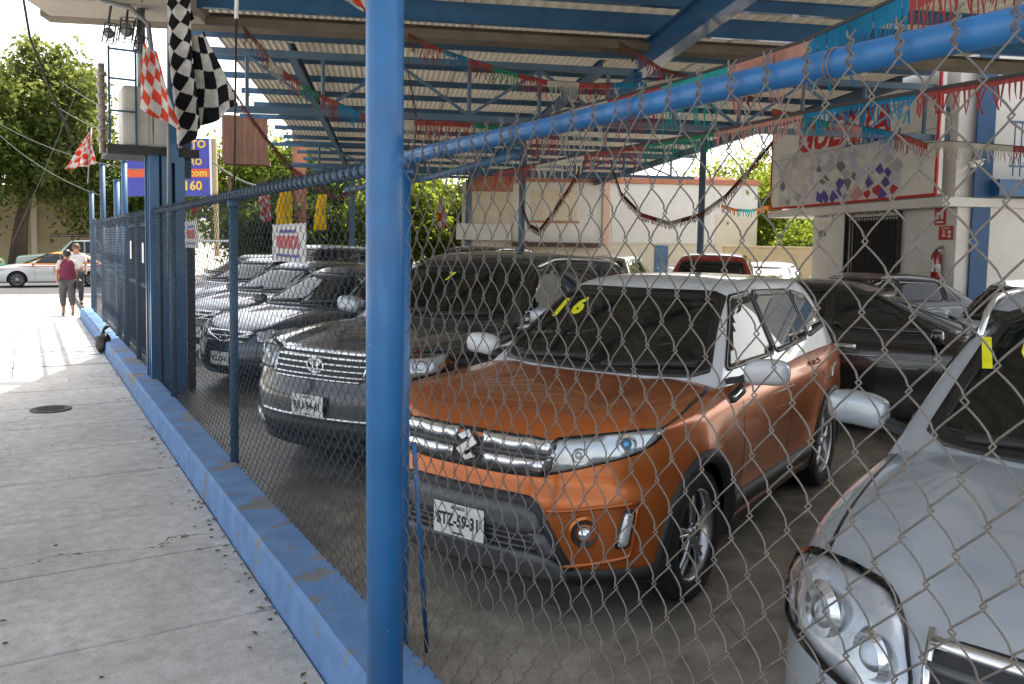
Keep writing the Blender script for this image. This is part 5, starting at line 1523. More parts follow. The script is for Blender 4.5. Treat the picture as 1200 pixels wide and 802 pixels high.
q = MB(); q.tube([(0, 0, .48), (0, 0, .53)], .02, 8); q.bar((0, -.02, .53), (.02, -.12, .55), .02); q.bar((0, -.02, .55), (0, -.12, .58), .015); q.build('valve', M_IRON, ex)
q = MB(); q.tube([(0, 0, .52), (-.08, -.04, .50), (-.11, -.05, .35), (-.10, -.05, .12)], .012, 6); q.build('hose', M_IRON, ex, True)
q = MB(); q.lathe([(.0865, .12), (.0865, .26)], n=12, arc=(150, 300)); q.build('label_plate', M_SWHT, ex, True)
cmx = empty('security_camera', tuple(AB(12.55, 9.80, 3.30)), 0, 'white security camera on the corner of the office above the slab', 'security camera')
q = MB(); q.box((.03, -.05, 0), (.30, .09, .09), Matrix.Rotation(R(-12), 3, 'Y'), .02); q.box((.03, -.05, .05), (.34, .12, .01), Matrix.Rotation(R(-12), 3, 'Y')); q.build('housing', M_SWHT, cmx)
q = MB(); q.tube([(-.12, .02, -.04), (-.18, .06, -.12), (-.25, .12, -.12)], .018, 8); q.build('bracket', M_SWHT, cmx)

# ---------------------------------------------------------------- cars
VG = 'cars parked in rows on the lot'
def lab(i, label, group=VG, cat='car', name=None):
    r = i['root'] if isinstance(i, dict) else i
    tag(r, label, cat, group)
    return r
iV = build_car(SP_V, loc=(3.684, 4.252, 0), rz=R(204.1)); lab(iV, 'orange compact SUV with white roof and yellow 16 on the windshield')
iS = build_car(SP_S, loc=(4.03, 1.47, 0), rz=R(200)); lab(iS, 'silver SUV nearest the camera at the right edge, big clear headlight')
iH = build_car(SP_H, loc=(3.84, 6.92, 0), rz=R(209)); lab(iH, 'dark grey SUV with chrome slat grille, just left of the orange car')
iN = build_car(SP_N, loc=(3.90, 11.0, 0), rz=R(209)); lab(iN, 'blue grey sedan with chrome V grille, beside the chrome slat SUV')
index_kids()
def pcopy(src, loc, rz, label, remap, group=VG, cat='car', sc=1.0, drop=()):
    c = copy_tree(src['root'], None, remap)
    c.location = loc; c.rotation_euler = (0, 0, R(rz)); c.scale = (sc, sc, sc)
    for k in ('label', 'category', 'group'):
        if k in c: del c[k]
    tag(c, label, cat, group)
    return c
bg = 'blue_grey_paint'; sg_ = 'slate_grey_paint'; op = 'orange_paint'; sl = 'silver_paint'
pcopy(iN, (4.15, 14.0, 0), 208, 'black sedan fifth in the front row, beyond the blue grey sedan', {bg: M_BLACK})
pcopy(iN, (4.35, 17.6, 0), 206, 'silver sedan sixth in the front row with bright windshield', {bg: M_SILVER})
pcopy(iN, (5.1, 21.5, 0), 206, 'champagne sedan farthest in the front row seen past the blue column', {bg: M_CHAMP})
pcopy(iH, (7.0, 23.0, 0), 206, 'tall silver SUV with roof rails behind the white sale sign', {sg_: M_SILVER})
pcopy(iH, (9.2, 17.2, 0), 209, 'black tall SUV parked behind the dark grey slat grille SUV', {sg_: M_BLACK}, sc=1.02)
pcopy(iN, (7.6, 5.45, 0), -60, 'glossy black sedan parked right behind the orange car', {bg: M_BLACK}, sc=1.02)
pcopy(iN, (11.9, 8.6, 0), 165, 'dark sedan with blue tinted side glass in front of the barred office door', {bg: M_BLACK})
pcopy(iN, (11.3, 5.5, 0), 196, 'silver sedan behind the black sedan near the blue office column', {bg: M_SILVER})
pcopy(iV, (12.05, 12.0, 0), 42, 'red SUV seen from behind with tall dark rear window', {op: M_RED, 'white_paint': M_RED}, sc=1.07)
pcopy(iH, (12.7, 16.1, 0), 40, 'champagne SUV seen from behind, left of the red SUV', {sg_: M_CHAMP}, sc=.93)
pcopy(iN, (18.5, 16.2, 0), 30, 'white sedan far back to the right of the red SUV', {bg: M_WHITE})
pcopy(iN, (20.0, 14.0, 0), 30, 'silver sedan far back, half hidden by the office corner', {bg: M_SILVER})
pcopy(iV, (18.6, 19.0, 0), 215, 'white SUV far back in front of the low boundary wall', {op: M_WHITE})
tx = pcopy(iN, (.92, 36.15, -.10), 181, 'white taxi with orange roof driving on the street at far left', {}, None, 'taxi', .93)
tx.pop('group', None)
for ch in [o for o in COL.objects if o.parent == tx]:
    nm = ch.name.split('.')[0]
    tgt = {'body': M_TAXIW, 'cabin': M_TAXIO, 'side_mirror': M_TAXIW, 'door_handle': M_TAXIW}.get(nm)
    if tgt:
        for s in ch.material_slots: s.link = 'OBJECT'; s.material = tgt
q = MB(); q.lathe([(0, 0), (.20, 0), (.20, .004), (0, .004)], 'y', n=20); o = q.build('door_emblem', mat('emblem_gold', (.50, .34, .06), .5, noise=.3, nscale=30), tx); o.location = (-.15, .885, .70)
q = MB(); q.lathe([(0, 0), (.13, 0), (.13, .004), (0, .004)], 'y', n=16); o = q.build('door_emblem', M_SNAVY, tx); o.location = (-.15, .892, .70)
for s in (1, -1):
    q = MB(); q.box((0, s * .884, .86), (2.6, .006, .03)); q.build('side_stripe', M_SRED, tx)
pcopy(iN, (-3.0, 42.2, -.10), 176, 'green car behind the taxi, cut off by the left edge', {bg: M_GREEN})
# pickup truck behind the taxi
tk = empty('pickup_truck', (2.2, 43.6, -.10), R(180), 'pale green pickup truck with a black ladder rack behind the taxi', 'truck')
prof = [(-2.6, .45), (2.55, .45), (2.62, .7), (2.55, 1.02), (1.45, 1.14), (.95, 1.16), (.35, 1.78), (-.75, 1.80), (-.95, 1.15), (-2.6, 1.12)]
q = MB()
n = len(prof)
V = []
for s in (-1, 1):
    for x, z in prof: V.append((x, s * (.90 if z < 1.2 else .72), z))
F = [tuple(range(n - 1, -1, -1)), tuple(range(n, 2 * n))] + [(i, (i + 1) % n, n + (i + 1) % n, n + i) for i in range(n)]
F = [f[::-1] for f in F]
b_ = mk('body', V, F, M_TRUCK, tk, False)
bmx = bmesh.new(); bmx.from_mesh(b_.data); bmesh.ops.bevel(bmx, geom=[e for e in bmx.edges], offset=.05, segments=3, affect='EDGES'); bmx.to_mesh(b_.data); bmx.free()
for s in (-1, 1):
    for poly in ([(.80, 1.18), (.36, 1.70), (-.12, 1.72), (-.12, 1.18)], [(-.18, 1.18), (-.18, 1.72), (-.72, 1.73), (-.86, 1.18)]):
        V = []
        for off in (.0, .02):
            for x, z in poly:
                yy = (.90 - (z - 1.14) / .64 * .18) if z > 1.16 else .90
                V.append((x, s * (yy + off), z))
        mk('side_window', V, [(0, 1, 2, 3), (4, 5, 6, 7), (0, 1, 5, 4), (1, 2, 6, 5), (2, 3, 7, 6), (3, 0, 4, 7)], M_FRIT, tk, False)
for x in (1.55, -1.65):
    for s in (1, -1):
        t = mkcopy(W_T, tk, (x, s * .82, .36), (0, 0, 0 if s > 0 else math.pi)); t.scale = (1.15, 1.1, 1.15)
        for ch in [c_ for c_ in COL.objects if c_.parent == W_T]: mkcopy(ch, t)
        q = MB(); q.lathe([(.44, .86), (.44, .91), (.0, .91)], 'y', n=20)
        q.V = [(a + x, b * s, c_ + .36) for a, b, c_ in q.V]; q.build('wheel_well', M_TYRE, tk)
for s in (-1, 1):
    for z in (1.95, 2.05):
        q = MB(); q.bar((1.2, s * .7, z), (-2.4, s * .7, z), .04); q.build('rack_bar', M_IRON, tk)
    for x in (.3, -.9, -2.3):
        q = MB(); q.bar((x, s * .7, 1.1), (x, s * .7, 2.05), .04); q.build('rack_post', M_IRON, tk)
for x in (.9, 0, -.9, -1.7, -2.3):
    q = MB(); q.bar((x, -.7, 2.0), (x, .7, 2.0), .035); q.build('rack_bar', M_IRON, tk)
for w_ in PROTO_WHEELS:
    for c_ in [x for x in COL.objects if x.parent == w_] + [w_]: bpy.data.objects.remove(c_)

# ---------------------------------------------------------------- flags
def cloth(name, top_l, top_r, bot_r, bot_l, nu, nv, ck, mats, parent, fold=.05, nf=2.5, sag=0.0, seed=1, rot=0):
    """checkered cloth between four corners, hanging in folds, with a little thickness"""
    A_, B_, C_, D_ = map(Vector, (top_l, top_r, bot_r, bot_l))
    nrm = (B_ - A_).cross(D_ - A_).normalized(); rr = random.Random(seed); ph = rr.uniform(0, 6)
    V = []
    for j in range(nv + 1):
        v = j / nv
        for i in range(nu + 1):
            u = i / nu
            p = (A_.lerp(B_, u)).lerp(D_.lerp(C_, u), v)
            f = math.sin(u * nf * 6.28 + ph + v * 1.6) * fold * (.35 + v) + math.sin(v * 7 + ph) * fold * .5
            p = p + nrm * f; p.z -= sag * math.sin(u * 3.14) * (1 - v) ; p.z += math.sin(u * nf * 6.28 + v * 2) * fold * .3
            V.append(p)
    F = []; I = []
    for j in range(nv):
        for i in range(nu):
            a = j * (nu + 1) + i; F.append((a, a + nu + 1, a + nu + 2, a + 1)); 
            if rot:
                wd_, ht_ = (B_ - A_).length, (D_ - A_).length; wd_ = max(wd_, (C_ - D_).length); px_, py_ = (i / nu - .5) * wd_, j / nv * ht_; g_ = wd_ / ck[0]
                ca_, sa_ = math.cos(R(rot)), math.sin(R(rot)); I.append((math.floor((px_ * ca_ + py_ * sa_) / g_) + math.floor((py_ * ca_ - px_ * sa_) / g_)) % 2)
            else: I.append((int(i * ck[0] / nu) + int(j * ck[1] / nv)) % 2)
    o = mk(name, V, F, mats, parent, True, I)
    md = o.modifiers.new('thickness', 'SOLIDIFY'); md.thickness = .004
    return o
def clothmat(name, c, t=.35):
    m = bpy.data.materials.new(name); m.use_nodes = True; nt = m.node_tree; N, L = nt.nodes, nt.links
    N.remove(N['Principled BSDF']); d = N.new('ShaderNodeBsdfDiffuse'); tr = N.new('ShaderNodeBsdfTranslucent')
    tc = N.new('ShaderNodeTexCoord'); n = N.new('ShaderNodeTexNoise'); n.inputs['Scale'].default_value = 9; n.inputs['Detail'].default_value = 6
    r = N.new('ShaderNodeValToRGB'); r.color_ramp.elements[0].color = (*[x * .65 for x in c], 1); r.color_ramp.elements[1].color = (*[min(1, x * 1.15) for x in c], 1)
    r.color_ramp.elements[0].position = .3; r.color_ramp.elements[1].position = .7
    L.new(tc.outputs['Object'], n.inputs['Vector']); L.new(n.outputs['Fac'], r.inputs[0]); L.new(r.outputs[0], d.inputs[0]); L.new(r.outputs[0], tr.inputs[0])
    mx = N.new('ShaderNodeMixShader'); mx.inputs[0].default_value = t; L.new(d.outputs[0], mx.inputs[1]); L.new(tr.outputs[0], mx.inputs[2])
    L.new(mx.outputs[0], N['Material Output'].inputs[0]); MATS[name] = m; return m
C_BLK = clothmat('flag_black', (.018, .018, .022), .15); C_WHT = clothmat('flag_white', (.66, .66, .64)); C_RED = clothmat('flag_red', (.70, .10, .06)); C_YEL = clothmat('streamer_yellow', (.80, .55, .02), .5)
fg = 'flags hung along the fence'
def flag(label, corners, n, ck, mats, pole=None, **k):
    c = Vector(corners[0]); e = empty('flag', tuple(c), 0, label, 'flag', fg)
    cloth('cloth', *[Vector(p) - c for p in corners], n[0], n[1], ck, mats, e, **k)
    if pole:
        q = MB(); q.tube([Vector(p) - c for p in pole], .012, 8); q.build('flag_pole', M_STEEL, e, True)
flag('large black and white checkered flag hanging nearest the column', ((1.258, 9.154, 4.424), (1.458, 8.914, 4.380), (1.555, 8.740, 2.918), (1.336, 8.970, 2.683)), (56, 200), (2.6, 10), [C_WHT, C_BLK], ((1.313, 9.186, 4.511), (1.250, 8.975, 1.355)), fold=.035, nf=1.3, seed=3, rot=42)
flag('pale black and white checkered flag swinging out to the right of the tall one', ((1.470, 8.922, 3.841), (1.596, 8.792, 3.883), (1.885, 8.560, 3.149), (1.576, 8.905, 2.939)), (60, 90), (2.7, 5), [C_BLK, C_WHT], fold=.03, nf=1.1, seed=5, rot=14)
flag('small black and white flag end peeking from behind the tall checkered flag', ((1.509, 9.343, 4.289), (1.540, 9.326, 4.308), (1.576, 9.291, 4.128), (1.536, 9.311, 4.091)), (6, 8), (1, 2), [C_WHT, C_BLK], fold=.01)
flag('red and white checkered flag hanging left of the black one', ((1.033, 9.001, 3.744), (1.163, 8.916, 3.645), (1.336, 8.634, 2.870), (0.998, 8.970, 3.081)), (70, 70), (4.4, 6), [C_RED, C_WHT], fold=.03, nf=1.5, seed=8, rot=24)
flag('small red checkered flag flying on a short pole against the trees', ((1.069, 17.048, 3.791), (1.082, 17.039, 3.775), (1.151, 16.950, 3.162), (0.634, 17.250, 3.042)), (30, 40), (5, 5), [C_RED, C_WHT], ((1.083, 17.042, 3.822), (1.008, 17.006, 2.797)), fold=.04, seed=4, rot=25)
flag('red flag corner hanging from the roof edge left of the thick post', ((2.279, 6.983, 3.933), (2.583, 6.802, 3.954), (2.573, 6.792, 3.748), (2.542, 6.814, 3.791)), (14, 10), (3, 1), [C_WHT, C_RED], fold=.02, seed=9)
flag('small red pennant hanging under the rail near the blue billboard', ((1.461, 8.854, 2.163), (1.581, 8.784, 2.183), (1.474, 8.837, 2.041), (1.459, 8.846, 2.041)), (8, 8), (3, 3), [C_RED, C_RED], fold=.01, seed=2)
flag('red and white patterned flag hanging under the rail by the thin fence post', ((1.486, 6.149, 2.143), (1.557, 6.108, 2.157), (1.568, 6.083, 1.930), (1.498, 6.126, 1.941)), (10, 14), (4, 6), [C_RED, C_WHT], fold=.03, nf=1.2, seed=11)
flag('small red flag hanging far away beside the cream building', ((8.762, 18.210, 2.929), (8.888, 18.134, 2.931), (8.909, 18.062, 2.176), (8.729, 18.173, 2.214)), (6, 10), (2, 4), [C_RED, C_WHT], fold=.03, seed=12)
for i, (x, y, y2, d) in enumerate(((333, 222, 263, 5.4), (378, 228, 270, 6.0))):
    e = empty('streamer', (0, 0, 0), 0, ('fat yellow ribbon streamer above the white sale sign', 'thin yellow ribbon streamer right of the white sale sign')[i], 'streamer', 'yellow streamers on the rail')
    p0 = Vector([(1.484, 5.449, 2.133), (1.892, 5.905, 2.138)][i]); p1 = Vector([(1.465, 5.442, 1.900), (1.876, 5.894, 1.873)][i]); e.location = p0
    for k in range(9):
        t0 = rnd.uniform(-.03, .03) * (1.2 - .4 * i); t1 = t0 * 1.6 + rnd.uniform(-.01, .01); w = .012
        V = []; m_ = 8
        for j in range(m_ + 1):
            v = j / m_; c_ = (p1 - p0) * v * rnd.uniform(.97, 1.0) + Vector((.86, -.51, 0)) * (t0 + (t1 - t0) * v + .008 * math.sin(v * 9 + k)) + Vector((.5, .86, 0)) * rnd.uniform(-.012, .012)
            V += [c_ + Vector((.86, -.51, 0)) * w, c_ - Vector((.86, -.51, 0)) * w]
        mk('ribbon', V, [(2 * j, 2 * j + 2, 2 * j + 3, 2 * j + 1) for j in range(m_)], C_YEL, e)
# thin pole with a white top in front of the canopy
q = MB(); q.tube([(1.451, 6.655, 3.851), (1.439, 6.636, 3.507)], .016, 10); q.mi = 1; q.tube([(1.439, 6.636, 3.507), (1.373, 6.451, 2.138)], .0085, 8)
tag(q.build('antenna_pole', [M_SWHT, M_CABLE], None, True), 'thin dark upright pole with white top rising from the fence rail', 'pole')

# ---------------------------------------------------------------- garlands of fringed plastic pennants
GC = dict(r=clothmat('plastic_red', (.26, .055, .05), .4), b=clothmat('plastic_blue', (.02, .15, .27), .4), g=clothmat('plastic_green', (.03, .17, .10), .4),
          w=clothmat('plastic_white', (.42, .39, .32), .4), p=clothmat('plastic_pink', (.40, .20, .16), .4), t=clothmat('plastic_teal', (.03, .26, .24), .4), k=clothmat('plastic_brown', (.12, .05, .035), .3), o=clothmat('plastic_orange', (.55, .16, .04), .4))
def garland(label, pts, cols, flen=.30, fringe=.17, band=.045, strips=14, tilt=0.0, wid=.55, name='garland', seed=0, jit=1.0, layers=1, group='fringed garlands under the canopy'):
    """pennants along a cord; pts = cord points; each pennant is a band with cut strips below it"""
    rr = random.Random(seed)
    pts = [Vector(p) for p in pts]
    # dense resample
    L = [0]
    for a, b in zip(pts, pts[1:]): L.append(L[-1] + (b - a).length)
    def at(s):
        s = max(0, min(L[-1] - 1e-6, s))
        for i in range(len(L) - 1):
            if s <= L[i + 1]: return pts[i].lerp(pts[i + 1], (s - L[i]) / max(1e-9, L[i + 1] - L[i]))
        return pts[-1]
    o0 = pts[0]; e = empty(name, tuple(o0), 0, label, 'garland', group)
    q = MB(); q.tube([p - o0 for p in pts], .004, 5, cap=False); q.build('cord', M_CABLE, e)
    n = max(1, int(L[-1] / flen)); step = L[-1] / n
    for k in range(n):
        V = []; F = []
        for ly in range(layers):
            for j in range(strips):
                s0 = (k + j / strips) * step; s1 = (k + (j + 1) / strips) * step
                a, b = at(s0) - o0, at(s1) - o0
                d = (b - a).normalized(); side = d.cross(Vector((0, 0, 1)))
                side = side.normalized() if side.length > .01 else Vector((1, 0, 0))
                dn = (Vector((0, 0, -1)) + side * (tilt + rr.uniform(-.12, .12) * jit)).normalized()
                i0 = len(V); V += [a, b, b + dn * band, a + dn * band]; F.append((i0, i0 + 1, i0 + 2, i0 + 3))
                ln = fringe * rr.uniform(.65, 1.1); c0 = a.lerp(b, .5) + dn * band; hw = (b - a) * wid * .5
                dn2 = (Vector((0, 0, -1)) + side * (tilt + rr.uniform(-.5, .5) * jit) + d * rr.uniform(-.35, .35) * jit).normalized()
                c1 = c0 + dn2 * ln * .5; dn3 = (dn2 + side * rr.uniform(-.4, .4) * jit + d * rr.uniform(-.3, .3) * jit).normalized(); c2 = c1 + dn3 * ln * .5
                tw = side * rr.uniform(-1, 1) * hw.length
                i0 = len(V); V += [c0 - hw, c0 + hw, c1 + hw * .8 + tw * .5, c1 - hw * .8 - tw * .5, c2 + hw * .5 + tw, c2 - hw * .5 - tw]
                F += [(i0, i0 + 1, i0 + 2, i0 + 3), (i0 + 3, i0 + 2, i0 + 4, i0 + 5)]
        mk('pennant', V, F, GC[cols[k % len(cols)]], e, False)
    return e
def sagc(p, q, sag, n=14):
    p, q = Vector(p), Vector(q)
    return [p.lerp(q, i / n) - Vector((0, 0, sag * 4 * (i / n) * (1 - i / n))) for i in range(n + 1)]
garland('garland tied along the near blue top rail, blue pink and red fringes', [(1.33, 2.62, 2.145), (1.34, 2.3, 2.165), (1.35, 1.9, 2.18), (1.36, 1.5, 2.19), (1.38, 1.15, 2.215), (1.40, .95, 2.26), (1.42, .8, 2.31), (1.44, .6, 2.30), (1.45, .4, 2.31), (1.45, .1, 2.29)], 'wbrwrtpbrrrgr', .20, .085, .04, 30, seed=1, wid=.5, jit=.7)
garland('second fringe garland hanging just under the near blue rail', [(1.36, 2.4, 2.03), (1.38, 1.9, 2.05), (1.40, 1.5, 2.06), (1.42, 1.1, 2.08), (1.45, .6, 2.09), (1.47, .2, 2.10)], 'rwrgpbrrprr', .23, .045, .012, 26, seed=2, wid=.45, jit=.8)
garland('garland from the far left roof beam down to the post, red white blue green', [(2.260, 10.065, 4.330), (2.379, 9.739, 4.063), (2.465, 9.432, 3.795), (2.595, 9.105, 3.595), (2.733, 8.774, 3.411), (2.863, 8.451, 3.269), (3.059, 8.086, 3.108), (3.282, 7.714, 3.039), (3.563, 7.308, 2.999)], 'krwrgrbrwrgwrg', .33, .17, .05, 20, seed=3)
garland('garland starting right of the thick post under the gutter, red blue and green', [(3.891, 8.964, 4.257), (3.949, 8.563, 4.067), (4.064, 8.249, 3.927), (4.250, 7.892, 3.774), (4.410, 7.432, 3.605), (4.604, 7.072, 3.481), (4.871, 6.555, 3.395), (5.106, 6.061, 3.360), (5.245, 5.744, 3.371)], 'krbrgrwrbwgrwrb', .36, .17, .05, 20, seed=4)
garland('garland across the far left behind the thick post, white red and green', [(3.683, 8.418, 3.163), (3.919, 8.039, 3.121), (4.140, 7.669, 3.070), (4.422, 7.261, 3.003), (4.594, 7.038, 2.976)], 'wrgwpbrg', .36, .18, .05, 20, seed=14)
garland('garland from the big roof beam to the right, dark red and green', [(5.692, 7.284, 4.073), (5.746, 7.004, 3.897), (5.822, 6.709, 3.691), (5.875, 6.436, 3.597), (6.030, 6.100, 3.474), (6.169, 5.770, 3.321)], 'krkgkr', .32, .14, .04, 10, seed=5)
garland('garland in front of the office sign, red green blue and dark red', [(6.347, 5.652, 3.173), (6.399, 5.381, 3.102), (6.439, 5.115, 3.001), (6.503, 4.838, 2.935), (6.554, 4.569, 2.870), (6.560, 4.324, 2.785), (6.590, 4.184, 2.715), (6.649, 4.033, 2.726), (6.793, 3.828, 2.696), (6.989, 3.590, 2.661), (7.117, 3.394, 2.625)], 'rgpbrwwrg', .30, .12, .05, 20, seed=6)
garland('dark tinsel garland sagging from the left roof edge to the rail behind the fence', [(2.348, 11.624, 4.026), (2.522, 11.010, 3.483), (2.676, 10.413, 3.017), (2.804, 9.841, 2.665), (2.918, 9.527, 2.509), (3.108, 9.164, 2.322), (3.294, 8.830, 2.460)], 'kkrkk', .30, .05, .04, 14, seed=7, layers=2)
garland('dark tinsel garland hanging right beside the thick post', [(3.269, 7.524, 3.497), (3.308, 7.482, 3.263), (3.339, 7.444, 3.012), (3.313, 7.441, 2.776), (3.339, 7.412, 2.609)], 'kkok', .22, .04, .03, 12, seed=8, layers=2)
garland('dark tinsel garland looping left of the cream building', [(8.374, 11.468, 3.424), (8.137, 11.573, 2.949), (7.849, 11.705, 2.429), (7.615, 11.819, 2.086), (7.465, 11.915, 2.172), (7.370, 11.997, 2.493), (7.331, 12.067, 3.080)], 'krkkkr', .40, .08, .07, 14, seed=9, layers=2)
garland('long dark tinsel garland looping across the far side of the canopy', [(8.699, 11.260, 3.255), (8.841, 11.135, 2.743), (9.137, 10.928, 2.382), (9.552, 10.669, 2.243), (9.997, 10.414, 2.399), (10.383, 10.209, 2.730), (10.387, 9.657, 3.172), (10.304, 9.151, 3.536)], 'kkrwkwkrk', .40, .08, .07, 14, seed=10, layers=2)
garland('small bright orange and teal garland at the far end by the office', [(14.737, 14.621, 2.882), (15.042, 14.430, 2.783), (15.367, 14.234, 2.769), (15.821, 13.973, 2.904)], 'otogot', .40, .16, .06, 8, seed=11)
garland('dark tinsel garland rising from the fence right of the post', [(1.709, 3.925, 2.318), (1.729, 3.903, 2.186), (1.735, 3.893, 2.098)], 'kk', .14, .03, .02, 10, seed=12)

# ---------------------------------------------------------------- signs on the fence
def fence_sign(p_tl, w, h, label, txt, seed=0, rot=0):
    e = empty('sale_sign', p_tl, rot, label, 'sign', 'white corrugated signs wired to the fence'); q = MB()
    n = 40
    for i in range(n):
        y0 = -w * i / n; q.box((.002 * (i % 2), y0 - w / n / 2, -h / 2), (.006, w / n, h))
    q.build('panel', M_CORR, e)
    F_ = frame((-.006, -w / 2, -h / 2), (0, -1, 0), (0, 0, 1))
    text_mesh('lettering', txt, h * .42, M_SRED, e, F_, .006, width=w * .72)
    text_mesh('lettering', 'EN ESTE LUGAR', h * .09, M_SBLUE, e, F_ @ Matrix.Translation((0, h * .30, 0)), .002, width=w * .5)
    text_mesh('lettering', 'INFORMES AQUI', h * .08, M_SBLUE, e, F_ @ Matrix.Translation((0, -h * .34, 0)), .002, width=w * .7)
fence_sign((1.275, 4.93, 1.885), .66, .215, 'white sale sign with red lettering wired to the fence left of the thick post', 'VENTA')
fence_sign((1.275, 8.05, 1.95), .62, .235, 'faded white sign with red lettering farther along, beside the blue column', 'VENTA')

# billboard beyond the column
bl = empty('billboard', (4.148, 29.183, 3.230), 0, 'blue billboard with yellow lettering and orange band partly hidden by the blue column', 'sign')
lo = Vector(bl.location); bx = (Vector((5.392, 28.438, 3.255)) - Vector((2.904, 29.927, 3.204))); bw = bx.length; bx.normalize()
F_ = frame((0, 0, 0), bx, (0, 0, 1))
def bq(x0, x1, z0, z1, t0, t1, m, nm):
    q = MB(); q.box(((x0 + x1) / 2, (z0 + z1) / 2, (t0 + t1) / 2), (x1 - x0, z1 - z0, t1 - t0)); q.V = [tuple(F_ @ Vector(v)) for v in q.V]; return q.build(nm, m, bl)
hb = 1.90; w2 = bw / 2
bq(-w2, w2, 0, hb, -.1, 0, M_SBLUE, 'board'); bq(-w2 - .08, -w2, -.1, hb, -.1, .03, M_SWHT, 'frame_bar'); bq(w2 - .09, w2 - .01, -.1, hb, .0, .03, M_SWHT, 'frame_bar'); bq(w2, w2 + .12, -2, hb, -.12, 0, M_TANW, 'post')
bq(-w2, w2 - .12, .62, .90, .0, .006, M_SORG, 'band'); bq(w2 - 1.05, w2 - .55, hb, hb + .25, -.1, 0, M_SBLUE, 'board'); bq(w2 - 1.05, w2 - .55, hb + .25, hb + .30, -.1, .02, M_SWHT, 'frame_bar')
def bt(t, x, y, s, m, w=None): text_mesh('lettering', t, s, m, bl, F_ @ Matrix.Translation((x, y, .010)), s * .03, depth=.004, width=w, align='RIGHT')
bt('AUTO', w2 - .20, 1.70, .36, M_SYEL); bt('FACIL', w2 - .48, 1.42, .36, M_SYEL); bt('POR BURO', w2 - .34, 1.12, .30, M_SYEL); bt('guerra.com', w2 - .18, .76, .34, M_SYEL); bt('8345160', w2 - .36, .33, .42, M_SYEL)

# black bag on the kerb
bgm = mat('black_bag_plastic', (.012, .012, .013), .3, noise=.3, bump=.5, bscale=18)
q = MB(); q.ell((0, 0, 0), (.10, .13, .15), 14, 10, pw=.9)
q.V = [(x * (1 + .25 * math.sin(7 * y * 9 + z * 20)), y * (1 - z * 1.2), z + .02 * math.sin(x * 40)) for x, y, z in q.V]
q.tube([(0, 0, .13), (.01, .0, .2), (.07, .02, .26)], [.03, .02, .035], 8)
o = q.build('trash_bag', bgm, None, True, (1.0, 14.0, .17)); tag(o, 'black plastic bag tied to the gate post on the sidewalk', 'bag')

